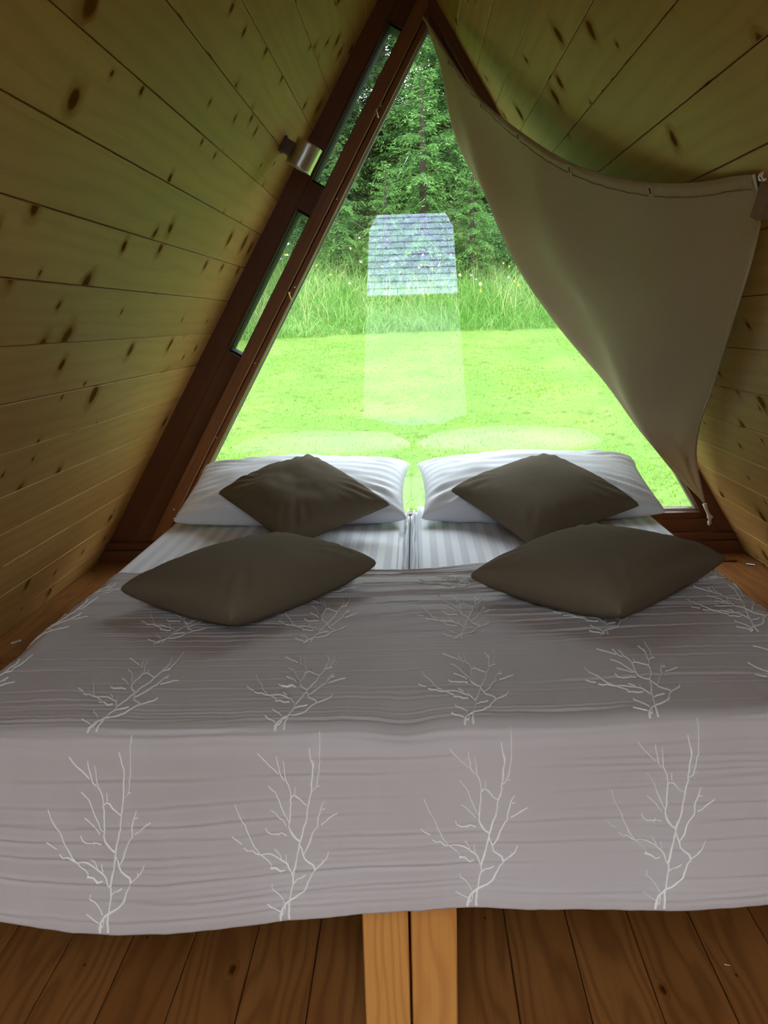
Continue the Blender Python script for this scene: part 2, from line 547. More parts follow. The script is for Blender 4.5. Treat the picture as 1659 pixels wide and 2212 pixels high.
# raised sleeping platform
pf = empty('platform', (0, 0, 0))
tag(pf, 'raised larch platform under the head of the beds', 'platform')
x = -1.455
obj('riser', prism_mesh('riser', [(wall_x(0.0, -1) + 0.005, 0.0), (wall_x(0.0, 1) - 0.005, 0.0), (wall_x(0.422, 1) - 0.005, 0.422), (wall_x(0.422, -1) + 0.005, 0.422)], 1, 2.632, 2.66, M['floor'], (1, 0, 0)), pf)
edges = [-1.475, -1.20, -1.02, -0.82, -0.62, -0.42, -0.22, -0.02, 0.18, 0.38, 0.58, 0.78, 0.98, 1.18, 1.455]
for a, b in zip(edges[:-1], edges[1:]):
    obj('plank', box_mesh('plank', a + 0.001, b - 0.001, 2.62, 3.745, 0.424, 0.45, M['post'] if False else M['floor'], ch=0.002), pf)

# ------------------------------------------------------------------ the glazed gable
win = empty('window_1'); tag(win, kind='structure')
AX, AZ = 0.079, 2.66
E1 = Vector((0.575, 1.0)).normalized()
E2 = Vector((-E1.y, E1.x))
def st(s, t):
    return (AX - s * E1.x + t * E2.x, AZ - s * E1.y + t * E2.y)
def strip(name, s0, s1, t0, t1, y0, y1, mat=None, parent=None, zcut=None, xcut=None):
    poly = [st(s0, t0), st(s1, t0), st(s1, t1), st(s0, t1)]
    if zcut is not None:     # end the member on a level line
        def cut(t):
            s = (AZ - zcut + t * E2.y) / E1.y
            return st(s, t)
        poly[1] = cut(t0); poly[2] = cut(t1)
    if xcut is not None:
        def cutx(t):
            s = (AX - xcut + t * E2.x) / E1.x
            return st(s, t)
        poly[0] = cutx(t0); poly[3] = cutx(t1)
    return obj(name, prism_mesh(name, poly, 1, y0, y1, mat or M['frame'], (E1.x, 0, E1.y)), parent or win)
YO = 3.925
ZL = 0.55
strip('frame_board', 0, 3, 0.150, 0.243, 3.768, YO, zcut=ZL, xcut=0.02)           # outer board against the wall
strip('casing', 0, 3, 0.026, 0.074, 3.752, YO, M['casing'], zcut=ZL, xcut=AX)                  # inner casing
strip('casing_bead', 0, 3, 0.060, 0.074, 3.742, 3.752, M['casing'], zcut=0.60, xcut=AX)
strip('glazing_stop', 0, 3, 0.0, 0.022, 3.795, 3.842, M['casing'], zcut=0.60, xcut=AX)
strip('sash_rebate', 0, 3, 0.0, 0.030, 3.858, YO, zcut=0.60, xcut=AX)
strip('groove', 0, 3, 0.020, 0.028, 3.835, YO, zcut=0.60, xcut=AX)
vents = [(0.065, 0.752), (0.875, 1.545)]
rng_s = [(-0.235, vents[0][0]), (vents[0][1], vents[1][0]), (vents[1][1], 3.0)]
for i, (a, b) in enumerate(rng_s):
    strip('vent_board', a, b, 0.0742, 0.1498, 3.776, YO, zcut=ZL if i == 2 else None)
for a, b in vents:
    strip('vent_board', a, b, 0.0742, 0.083, 3.800, YO)
    strip('vent_board', a, b, 0.1415, 0.1498, 3.776, YO)
    v = empty('vent_slot', parent=win)
    for q in ((a, b, 0.083, 0.085), (a, b, 0.139, 0.1415), (a, a + 0.010, 0.085, 0.139), (b - 0.010, b, 0.085, 0.139)):
        strip('gasket', *q, 3.80, 3.915, M['black'], v)
    strip('insect_screen', a + 0.010, b - 0.010, 0.085, 0.139, 3.866, 3.867, M['screen'], v)
# right-hand frame
def rgt(s, t):
    e1 = Vector((-0.584, 1.0)).normalized(); e2 = Vector((e1.y, -e1.x))
    return (AX - s * e1.x + t * e2.x, AZ - s * e1.y + t * e2.y)
def rstrip(name, t0, t1, y0, y1, zc, mat=None):
    e1 = Vector((-0.584, 1.0)).normalized(); e2 = Vector((e1.y, -e1.x))
    def cut(t): return rgt((AZ - zc + t * e2.y) / e1.y, t)
    def cutx(t): return rgt((AX - AX + t * e2.x) / e1.x, t)
    return obj(name, prism_mesh(name, [cutx(t0), cut(t0), cut(t1), cutx(t1)], 1, y0, y1, mat or M['frame'], (e1.x, 0, e1.y)), win)
rstrip('glazing_stop', 0.0, 0.022, 3.795, 3.842, 0.60)
rstrip('sash_rebate', 0.0, 0.030, 3.858, YO, 0.60)
rstrip('casing', 0.024, 0.10, 3.758, YO, ZL)
rstrip('frame_board', 0.10, 0.26, 3.772, YO, ZL)
# filling above the glass
obj('gable_board', prism_mesh('gable_board', [(AX - 0.2, AZ + 0.03), (AX + 0.12, AZ + 0.03), (XC + 0.02, ZR), (XC - 0.02, ZR)], 1, 3.782, YO, M['frame'], (1, 0, 0)), win)
# bottom rails, each a board cut to the slope of the walls
def rail(name, z0, z1, y0, y1, g=(1, 0, 0)):
    poly = [(wall_x(z0, -1) - 0.0, z0), (wall_x(z0, 1), z0), (wall_x(z1, 1), z1), (wall_x(z1, -1), z1)]
    return obj(name, prism_mesh(name, poly, 1, y0, y1, M['frame'], g), win)
obj('glazing_stop', prism_mesh('glazing_stop', [(-1.10, 0.602), (1.28, 0.602), (1.262, 0.628), (-1.085, 0.628)], 1, 3.788, 3.842, M['frame'], (1, 0, 0)), win)
obj('sash_rebate', prism_mesh('sash_rebate', [(-1.10, 0.60), (1.28, 0.60), (1.262, 0.628), (-1.085, 0.628)], 1, 3.858, YO, M['frame'], (1, 0, 0)), win)
rail('bottom_rail', 0.546, 0.602, 3.772, YO)
rail('ledge', 0.531, 0.545, 3.735, YO)
rail('bottom_rail', 0.511, 0.530, 3.752, YO)
rail('bottom_rail', 0.43, 0.506, 3.748, YO)
rail('sole_board', -0.16, 0.43, 3.76, YO)
# glass pane and its seal
gl = [(-1.088, 0.626), (1.266, 0.626), (AX, AZ + 0.004)]
obj('glass_pane', prism_mesh('glass_pane', gl, 1, 3.845, 3.852, M['glass'], (1, 0, 0)), win)
def seal(p, q):
    p = Vector(p); q = Vector(q); d = (q - p).normalized(); n = Vector((-d.y, d.x)) * 0.0075
    poly = [tuple(p + n), tuple(q + n), tuple(q), tuple(p)]
    obj('glazing_seal', prism_mesh('glazing_seal', poly, 1, 3.836, 3.8445, M['seal'], (d.x, 0, d.y)), win)
A0, B0, C0 = (-1.083, 0.630), (1.262, 0.630), (AX, AZ - 0.004)
seal(A0, B0); seal(B0, C0); seal(C0, A0)

# ------------------------------------------------------------------ small fittings on the frame
def screw_hook(x, y, z, label, size=1.0):
    h = empty('screw_hook', (x, y, z)); tag(h, label, 'hook')
    r = 0.011 * size
    pts = [(0, 0, 0), (0, -0.010 * size, 0)]
    for k in range(9):
        a = math.radians(90 - k * 30)
        pts.append((0.0, -0.010 * size - r + r * math.sin(a) * 0 - r * math.cos(math.radians(k * 28)) + r, -r * math.sin(math.radians(k * 28)) * 1.3))
    pts = [(0, 0, 0), (0, -0.012 * size, 0)] + [(0.35 * r * (1 - math.cos(math.radians(k * 26))), -0.012 * size - r * math.sin(math.radians(k * 26)), -r * (1 - math.cos(math.radians(k * 26)))) for k in range(1, 10)]
    obj('hook_wire', tube_mesh('hook_wire', pts, 0.0021 * size, M['brass'], 6), h)
    obj('hook_collar', tube_mesh('hook_collar', [(0, 0.0, 0), (0, -0.003, 0)], 0.005 * size, M['brass'], 8), h)
    return h
screw_hook(-0.142, 3.748, 2.338, 'brass screw hook on the upper left of the window frame', 1.5)
screw_hook(-0.530, 3.748, 1.632, 'brass screw hook halfway down the left of the window frame', 1.5)
nail_lab = [('small steel nail just above the upper brass hook', (-0.120, 2.352)), ('small steel nail beside the lower end of the upper vent slot', (-0.312, 2.000)),
            ('small steel nail just above the lower brass hook', (-0.505, 1.650)), ('small steel nail beside the lower end of the lower vent slot', (-0.694, 1.337)),
            ('small steel nail low on the left frame above the pillow', (-0.884, 1.018)), ('lowest steel nail on the left frame beside the white pillow', (-1.099, 0.697))]
for lab, (x, z) in nail_lab:
    t = obj('nail', tube_mesh('nail', [(0, 0.004, 0), (0, -0.010, 0.001), (0, -0.0101, 0.001), (0, -0.013, 0.001)], [0.0016, 0.0016, 0.0042, 0.0042], M['steel'], 7), loc=(x, 3.752, z))
    tag(t, lab, 'nail')

# wall lamp on the left wall
nL = Vector((1 / LN, 0, -SL / LN)); eL = Vector((SL / LN, 0, 1 / LN))
base = Vector((-0.473, 3.386, 2.15))
base += nL * ((wall_x(base.z, -1) - base.x) * nL.x)   # on the boards
lamp = empty('wall_lamp', base); tag(lamp, 'brushed steel cylinder wall lamp on the left wall', 'lamp')
rot = Matrix((( -0.0, 0, 0), (0, 0, 0), (0, 0, 0)))
def lampframe(a, b, c): return Vector((0, 1, 0)) * a + eL * b + nL * c     # a along the wall, b up the slope, c away from it
def lbox(name, a0, a1, b0, b1, c0, c1, mat):
    v = [lampframe(a, b, c) for a in (a0, a1) for b in (b0, b1) for c in (c0, c1)]
    f = [(0, 1, 3, 2), (4, 6, 7, 5), (0, 4, 5, 1), (2, 3, 7, 6), (0, 2, 6, 4), (1, 5, 7, 3)]
    me = make_mesh(name, v, f, mat); grain_uv(me, eL); return obj(name, me, lamp)
lbox('wall_plate', -0.030, 0.030, -0.030, 0.030, 0.0, 0.008, M['brown_reflection'])
lbox('arm', -0.026, 0.026, -0.024, 0.024, 0.008, 0.045, M['brown_reflection'])
def lcyl(name, prof, mat, n=40):
    v = []; f = []
    for r, b in prof:
        for k in range(n):
            an = 2 * math.pi * k / n
            v.append(lampframe(r * math.cos(an), b, 0.086 + r * math.sin(an)))
    for i in range(len(prof) - 1):
        for k in range(n):
            f.append((i * n + k, i * n + (k + 1) % n, (i + 1) * n + (k + 1) % n, (i + 1) * n + k))
    uv = []
    me = make_mesh(name, v, f, mat, smooth=False)
    grain_uv(me, eL)
    import bmesh
    bm = bmesh.new(); bm.from_mesh(me); bmesh.ops.recalc_face_normals(bm, faces=bm.faces); bm.to_mesh(me); bm.free()
    me.polygons.foreach_set('use_smooth', np.ones(len(me.polygons), dtype=bool))
    try: me.set_sharp_from_angle(angle=0.6)
    except Exception: pass
    return obj(name, me, lamp)
lcyl('body', [(0.045, -0.040), (0.045, -0.048), (0.051, -0.049), (0.052, -0.047), (0.052, -0.043), (0.0512, -0.0425), (0.0512, 0.0425), (0.052, 0.043), (0.052, 0.047), (0.051, 0.049), (0.045, 0.048), (0.045, 0.040)], M['brushed'])
lcyl('lens', [(0.0005, -0.041), (0.0452, -0.041)], M['seal'])
lcyl('lens', [(0.0005, 0.041), (0.0452, 0.041)], M['seal'])

# loose pins and a scrap on the boards
def pin(loc, rz, label, mat):
    p = obj('steel_pin', tube_mesh('steel_pin', [(-0.017, 0, 0.0035), (0.013, 0, 0.0035), (0.0131, 0, 0.0035), (0.017, 0, 0.0035)], [0.0033, 0.0033, 0.0046, 0.0046], mat, 8), loc=loc)
    p.rotation_euler = (0, 0, rz); tag(p, label, 'pin')
pin((1.40, 3.54, 0.4512), -0.6, 'grey steel pin lying on the platform beside the right wall', M['steel'])
pin((-1.395, 2.745, 0.4512), 0.9, 'pale steel pin lying on the platform beside the left wall', M['paper'])
obj_strip = obj('floor_batten', box_mesh('floor_batten', 0.86, 1.365, 3.60, 3.625, 0.4505, 0.458, M['frame'], g=(1, 0, 0), ch=0.002))
tag(obj_strip, 'thin dark wooden strip on the platform below the window', 'batten')
sc_me = make_mesh('staple', [], [], M['steel'])
stp = obj('staple', tube_mesh('staple', [(-0.006, 0.002, 0.0012), (-0.006, 0, 0.0014), (0.006, 0, 0.0014), (0.006, 0.002, 0.0012)], 0.0009, M['paper'], 6), loc=(0.706, 1.762, 0.0003))
stp.rotation_euler = (0, 0, -0.2)
tag(stp, 'tiny pale staple lying on the floor planks at the right', 'staple')
bpy.data.meshes.remove(sc_me)

# ================================================================== beds
def bmesh_bevel(me, w, seg):
    import bmesh
    bm = bmesh.new(); bm.from_mesh(me)
    bmesh.ops.bevel(bm, geom=list(bm.edges), offset=w, segments=seg, profile=0.5, affect='EDGES')
    bm.to_mesh(me); bm.free(); me.update()

def make_bed(x0, x1, inner, label):
    """inner = +1 when the inner side is x1"""
    b = empty('bed_frame', ((x0 + x1) / 2, 2.48, 0)); tag(b, label, 'bed')
    cx = (x0 + x1) / 2
    def part(name, ax, bx, ay, by, az, bz, g):
        me = box_mesh(name, ax - cx, bx - cx, ay - 2.48, by - 2.48, az, bz, M['post'], g=g, ch=0.0025)
        return obj(name, me, b)
    part('side_rail', x0, x0 + 0.028, 1.548, 3.455, 0.4505, 0.55, (0, 1, 0))
    part('side_rail', x1 - 0.028, x1, 1.548, 3.455, 0.4505, 0.55, (0, 1, 0))
    part('foot_rail', x0 + 0.028, x1 - 0.028, 1.548, 1.576, 0.4505, 0.55, (1, 0, 0))
    part('head_rail', x0 + 0.028, x1 - 0.028, 3.427, 3.455, 0.4505, 0.55, (1, 0, 0))
    for k in range(10):
        y = 1.62 + k * 0.19
        part('slat', x0 + 0.028, x1 - 0.028, y, y + 0.07, 0.528, 0.548, (1, 0, 0))
    ix = x1 - 0.092 if inner > 0 else x0
    part('leg', ix, ix + 0.092, 1.500, 1.547, 0.0005, 0.55, (0, 0, 1))
    ox = x0 if inner > 0 else x1 - 0.092
    part('leg', ox, ox + 0.092, 2.20, 2.247, 0.0005, 0.4505, (0, 0, 1))
    return b
make_bed(-0.945, -0.0355, 1, 'left larch single bed frame with its board leg under the bedspread')
make_bed(-0.0300, 0.8800, -1, 'right larch single bed frame with its board leg under the bedspread')

def make_mattress(x0, x1, inner, label):
    m = empty('mattress', ((x0 + x1) / 2, 2.48, 0.5505)); tag(m, label, 'mattress')
    cx = (x0 + x1) / 2
    def slab(name, ax, bx, ay, by, az, bz, bev, mat):
        me = box_mesh(name, ax - cx, bx - cx, ay - 2.48, by - 2.48, az - 0.5505, bz - 0.5505, mat)
        bmesh_bevel(me, bev, 4)
        lay = me.uv_layers[0]
        for p in me.polygons:
            for li in p.loop_indices:
                co = me.vertices[me.loops[li].vertex_index].co
                lay.data[li].uv = (co.x + cx + 0.012, co.y)
        me.polygons.foreach_set('use_smooth', np.ones(len(me.polygons), dtype=bool))
        return obj(name, me, m)
    slab('core', x0, x1, 1.50, 3.46, 0.5505, 0.734, 0.03, M['white'])
    i0 = x0 + (0.028 if inner < 0 else 0.0); i1 = x1 - (0.034 if inner > 0 else 0.0)
    slab('sheeted_topper', i0, i1, 1.505, 3.455, 0.7335, 0.752, 0.008, M['sheet'])
    return m
make_mattress(-0.950, -0.034, 1, 'left mattress under a white sheet with satin stripes')
make_mattress(-0.031, 0.885, -1, 'right mattress under a white sheet with satin stripes')

# white sheet tongue standing up between the mattresses at the head
def tongue(x, y0, y1, h, lean, label):
    ys = np.linspace(y0, y1, 14); k = np.linspace(0, 1, 6)
    Y, K = np.meshgrid(ys, k, indexing='ij')
    f = np.clip((Y - y0) / (y1 - y0), 0, 1)
    Z = 0.7345 + K * h * (0.75 + 0.25 * np.sin(f * 3.0))
    X = x + lean * K * (1 + 0.4 * f) + 0.002 * np.sin(Y * 19)
    me = make_mesh('sheet_flap', np.stack([X.ravel(), Y.ravel(), Z.ravel()], 1), grid_faces(14, 6), M['white'], smooth=True)
    o = obj('sheet_flap', me)
    s = o.modifiers.new('thick', 'SOLIDIFY'); s.thickness = 0.006; s.offset = 0
    tag(o, label, 'sheet')
tongue(-0.050, 2.50, 3.40, 0.024, 0.008, 'white sheet edge folded up at the inner side of the left mattress')
tongue(-0.014, 2.50, 3.40, 0.020, -0.003, 'white sheet edge folded up at the inner side of the right mattress')

# ------------------------------------------------------------------ bedspread
BX = -0.033; HW = 0.925; VD = 0.36; RC = 0.045; TOP = 0.7555; VMAX = 1.43
hem_x = np.array([-1.0, -.822, -.769, -.68, -.599, -.508, -.417, -.264, -.122, -.017, .079, .192, .33, .501, .636, 1.0]) 
hem_z = np.array([-1.09, -1.107, -1.122, -1.139, -1.146, -1.143, -1.131, -1.104, -1.092, -1.09, -1.084, -1.089, -1.083, -1.083, -1.075, -1.07])
def fold(a, lim, r):
    """arc-length a past the middle -> (position, drop) over an edge of radius r at lim"""
    q = a - (lim - r)
    ang = np.clip(q / r, 0, math.pi / 2)
    pos = np.where(q <= 0, a, lim - r + r * np.sin(ang))
    drop = np.where(q <= 0, 0, r * (1 - np.cos(ang)) + np.clip(q - r * math.pi / 2, 0, None))
    return pos, drop
def spread_surface(u, v):
    """u across (0 = middle), v along the cloth from the hem; returns (…,3)"""
    u = np.asarray(u, float); v = np.asarray(v, float)
    px, dx = fold(np.abs(u), HW, RC)
    x = BX + np.sign(u) * px
    yf = 1.448 + 0.055 * np.clip(x + 0.1, 0, 0.75)
    py, dy = fold(VD - v + 1.0, 1.0, RC)      # 1.0 stands for the foot edge
    t = np.clip(dy / VD, 0, 1.3)
    dy = dy * (TOP - 1.5 - np.interp(x, hem_x, hem_z)) / 0.3793
    y = yf + (1.0 - py)
    y = y + np.clip(t, 0, 1)**1.4 * (1.42 - yf + 0.006 * np.sin(x * 9 + 0.6)) - 0.008 * np.clip(t * (1.05 - t) * 4, 0, 1) * vnoise(x * 5 + 3, v * 4)
    onside = np.clip(dx / 0.1, 0, 1)
    x = x + np.sign(u) * (0.015 * onside + 0.012 * onside * np.sin(v * 13))
    z = TOP - np.sqrt(dx**2 + dy**2)
    flat = np.exp(-(dx / 0.03)**2) * np.exp(-(dy / 0.03)**2)
    z = z + flat * (0.006 + 0.006 * vnoise(x * 4 + 9, v * 3 + 2) + 0.004 * np.sin(v * 26 + x * 3) * np.clip((v - 0.75) / 0.4, 0, 1))
    z = z - flat * 0.016 * np.exp(-((x - BX) / 0.06)**2) * np.exp(-((v - VD) / 0.13)**2)
    return np.stack([x, y, z], -1)
# pintucks: irregular crosswise stitched ridges
tucks = []
vv = 0.028
while vv < VMAX - 0.01:
    tucks.append((vv, rng.uniform(0, 60), rng.uniform(0.6, 1.0)))
    vv += rng.uniform(0.024, 0.046) if vv < 0.9 else rng.uniform(0.016, 0.030)
short = [(rng.uniform(0.02, VMAX), rng.uniform(-1.1, 1.1), rng.uniform(0.08, 0.28), rng.uniform(0, 60)) for _ in range(120)]
def tuck_height(u, v):
    h = np.zeros_like(u)
    for v0, ph, a in tucks:
        c = v0 + 0.007 * vnoise(u * 2.3 + ph, ph) + 0.003 * vnoise(u * 9 + ph, ph + 7)
        d = (v - c)
        strong = 1.0 + 0.8 * np.clip((v0 - 0.85) / 0.3, 0, 1)
        strong *= 1 + 0.5 * (v0 < 0.34)
        strong *= 1 - 0.55 * np.exp(-((v0 - 0.62) / 0.22)**2)
        gate = np.clip(0.45 + 1.1 * vnoise(u * 1.7 + ph * 1.7, ph * 0.3), 0, 1)
        h += strong * a * gate * (0.0026 * np.exp(-(d / 0.0030)**2) - 0.0020 * np.exp(-((d + 0.0065) / 0.0045)**2))
    for v0, u0, l, ph in short:
        m = np.abs(v - v0) < 0.02
        if not m.any(): continue
        c = v0 + 0.004 * vnoise(u[m] * 8 + ph, ph)
        g = np.exp(-((u[m] - u0) / l)**4)
        d = v[m] - c
        h[m] += g * (0.0020 * np.exp(-(d / 0.0030)**2) - 0.0014 * np.exp(-((d + 0.006) / 0.0045)**2))
    # puckers between the rows
    h += 0.0012 * vnoise(u * 26, v * 9) * (0.4 + np.clip(-u, 0, 1)) + 0.0010 * vnoise(u * 60 + 5, v * 14)
    return h
def surf_with_normal(u, v, off=0.0):
    e = 0.004
    p = spread_surface(u, v)
    a = spread_surface(u + e, v) - spread_surface(u - e, v)
    b = spread_surface(u, v + e) - spread_surface(u, v - e)
    n = np.cross(a, b)
    n /= np.linalg.norm(n, axis=-1, keepdims=True) + 1e-9
    return p, n
nu, nv = 210, 420
uu = np.linspace(-1.16, 1.16, nu); vg = np.linspace(0.0, VMAX, nv)
U, V = np.meshgrid(uu, vg, indexing='ij')
Vw = V * (1 + 0.0 * U)
endw = 0.018 * vnoise(U * 3.1, 0 * U + 4) * np.clip((V - (VMAX - 0.3)) / 0.3, 0, 1)
P, Nn = surf_with_normal(U, Vw + endw)
P = P + Nn * (tuck_height(U, V) + 0.0035)[..., None]
# gather at the upper end
me = make_mesh('bedspread', P.reshape(-1, 3), grid_faces(nu, nv), M['spread'], smooth=True, uv=np.stack([U.ravel(), V.ravel()], 1))
spread = obj('bedspread', me)
so = spread.modifiers.new('thick', 'SOLIDIFY'); so.thickness = 0.004; so.offset = -1
tag(spread, 'grey pintucked bedspread with embroidered cream branches over both beds', 'bedspread')

# embroidered branches: strokes (half-width class, points across/along the cloth)
MOTIF = [(6,[(-0.0079,0.0),(-0.0065,0.0151),(0.001,0.0311),(0.0117,0.0395),(0.0265,0.046),(0.0412,0.0581),(0.0477,0.0748),(0.0534,0.0877),(0.0599,0.0969)]),(5,[(0.0083,0.0019),(0.0092,0.0226),(0.0117,0.0414),(0.0142,0.0581),(0.0192,0.0767),(0.0184,0.0896)]),(4,[(0.001,0.0311),(0.0026,0.0236),(-0.0016,0.0113),(-0.0057,0.0208)]),(3,[(-0.0081,0.0189),(-0.0196,0.0274),(-0.0311,0.0368)]),(3,[(0.0002,0.0348),(-0.0039,0.0479),(-0.0128,0.0601),(-0.0218,0.0675),(-0.0206,0.0768)]),(4,[(0.0192,0.0739),(0.0265,0.0813),(0.0363,0.084),(0.0428,0.0886)]),(5,[(0.0599,0.0978),(0.0582,0.107),(0.0509,0.1134),(0.0428,0.1199),(0.0395,0.1318),(0.0339,0.1518)]),(4,[(0.0607,0.0987),(0.0736,0.1097),(0.0833,0.1206),(0.0877,0.1343)]),(2,[(0.0744,0.1106),(0.0752,0.1188)]),(5,[(0.0184,0.0896),(0.0233,0.108),(0.0282,0.1263),(0.0314,0.1445),(0.0347,0.159),(0.0379,0.1717),(0.0427,0.186),(0.0475,0.2021),(0.0499,0.2182),(0.0515,0.2306),(0.0554,0.2447),(0.0585,0.2606)]),(4,[(0.0176,0.0878),(0.0127,0.1044),(0.0079,0.1173),(-0.001,0.1219),(-0.0091,0.1292),(-0.0188,0.1356),(-0.0301,0.1393),(-0.0399,0.1366),(-0.0496,0.1403),(-0.0568,0.1477),(-0.0658,0.1468),(-0.073,0.1532)]),(3,[(-0.0027,0.1219),(-0.0034,0.1319),(-0.0074,0.1392),(-0.0131,0.1465)]),(2,[(0.0063,0.1191),(0.0058,0.1355)]),(3,[(-0.0431,0.1385),(-0.0527,0.1549),(-0.0605,0.1749),(-0.0667,0.1938),(-0.0761,0.2118),(-0.0823,0.2279),(-0.0856,0.2422)]),(3,[(-0.0415,0.1376),(-0.0319,0.1275),(-0.0222,0.121),(-0.0193,0.1119),(-0.0239,0.1082)]),(5,[(-0.0239,0.1091),(-0.0141,0.1082),(-0.006,0.1026),(-0.0028,0.098),(0.0054,0.1026)]),(3,[(-0.0761,0.1623),(-0.0865,0.1696),(-0.0936,0.1787)]),(5,[(0.0339,0.159),(0.0234,0.1681),(0.0186,0.179),(0.0146,0.1916),(0.0171,0.2059),(0.0179,0.2219),(0.0195,0.2361),(0.0188,0.2494)]),(3,[(0.0196,0.2494),(0.0201,0.2644),(0.0164,0.2784),(0.0125,0.2855),(0.011,0.3012),(0.0102,0.3134),(0.0087,0.3272)]),(3,[(0.0085,0.2873),(0.0014,0.2978),(0.0007,0.31),(-0.0016,0.3221),(-0.0034,0.3351)]),(3,[(-0.0025,0.3013),(-0.0143,0.3153),(-0.0268,0.3293),(-0.0378,0.3406)]),(3,[(0.0146,0.1987),(0.0075,0.2167),(0.0019,0.2309),(-0.0028,0.2487),(-0.0083,0.2611),(-0.0209,0.277)]),(3,[(0.0082,0.1943),(0.001,0.2069),(-0.007,0.2176),(-0.0181,0.2266)]),(4,[(0.0089,0.1736),(0.0009,0.1782),(-0.0072,0.1764),(-0.0185,0.1774),(-0.0257,0.1828),(-0.03,0.1918)]),(3,[(-0.0036,0.1809),(-0.0064,0.1719)]),(4,[(0.0188,0.2485),(0.0275,0.2582),(0.0363,0.2475),(0.0427,0.2395),(0.0507,0.2324)]),(2,[(0.0275,0.2582),(0.0279,0.2749)]),(4,[(0.0578,0.2588),(0.0601,0.2781),(0.0616,0.2956),(0.0644,0.3129),(0.0615,0.3233),(0.0599,0.3354),(0.0575,0.3475)]),(2,[(0.0644,0.3129),(0.0647,0.3216),(0.0615,0.3302)]),(3,[(0.0601,0.2641),(0.0688,0.2719),(0.0704,0.2815),(0.0727,0.2955),(0.0757,0.3093),(0.0764,0.3266),(0.0771,0.3438),(0.0773,0.3712)]),(3,[(0.0696,0.2728),(0.0744,0.2745)]),(4,[(0.0403,0.1327),(0.0492,0.1481),(0.0548,0.1644),(0.0604,0.1787),(0.0684,0.1886),(0.0691,0.2038),(0.0746,0.2234),(0.0817,0.2419)]),(4,[(0.0748,0.193),(0.0844,0.1983),(0.0939,0.209),(0.1074,0.216)]),(3,[(0.077,0.2233),(0.0834,0.2254)])]
def emboss(u0, v0, su=1.0, sv=1.0):
    Q = []; H = []; faces = []; base_i = 0
    for w, pts in MOTIF:
        pts = np.asarray(pts, float) * (su, sv) + (u0, v0)
        d = np.r_[0, np.cumsum(np.linalg.norm(np.diff(pts, axis=0), axis=1))]
        n = max(3, int(d[-1] / 0.009) + 1)
        tt = np.linspace(0, d[-1], n)
        c = np.stack([np.interp(tt, d, pts[:, 0]), np.interp(tt, d, pts[:, 1])], 1)
        c += 0.0011 * np.stack([vnoise(tt * 160 + u0 * 31 + w, tt * 0 + v0 * 7), vnoise(tt * 160 + 50, tt * 0 + u0 * 9)], 1)
        dr = np.gradient(c, axis=0); dr /= np.linalg.norm(dr, axis=1, keepdims=True) + 1e-9
        nn = np.stack([-dr[:, 1], dr[:, 0]], 1)
        hw = w * 0.00042 * (1 - 0.35 * tt / d[-1]) * (1 + 0.25 * vnoise(tt * 210, tt * 0 + w))
        rows = [c + nn * (hw * o)[:, None] for o in (-1, 0, 1)]
        Q.append(np.stack(rows, 1).reshape(-1, 2))
        H.append(np.tile([0.0016, 0.0042, 0.0016], n))
        for i in range(n - 1):
            for k in range(2):
                a = base_i + i * 3 + k
                faces.append((a, a + 3, a + 4, a + 1))
        base_i += 3 * n
    Q = np.concatenate(Q); H = np.concatenate(H)
    Q[:, 1] = np.clip(Q[:, 1], 0.001, VMAX)
    p, nrm = surf_with_normal(Q[:, 0], Q[:, 1])
    p = p + nrm * (0.0035 + H + np.maximum(tuck_height(Q[:, 0], Q[:, 1]), -0.001))[:, None]
    me = make_mesh('embroidered_branch', p, np.array(faces), M['thread'], smooth=True)
    return obj('embroidered_branch', me, spread)
for r in range(4):
    for cx in (-0.975, -0.622, -0.267, 0.087, 0.434, 0.785):
        v0 = (0.004, 0.378, 0.80, 1.19)[r]
        if r == 3 and cx in (-0.622,): continue
        if v0 + 0.371 > VMAX and r == 3:
            emboss(cx - BX, v0, 1.0, (VMAX - v0 - 0.01) / 0.371 * 0.55 + 0.0)
        else:
            emboss(cx - BX, v0, 1.0, 1.0)

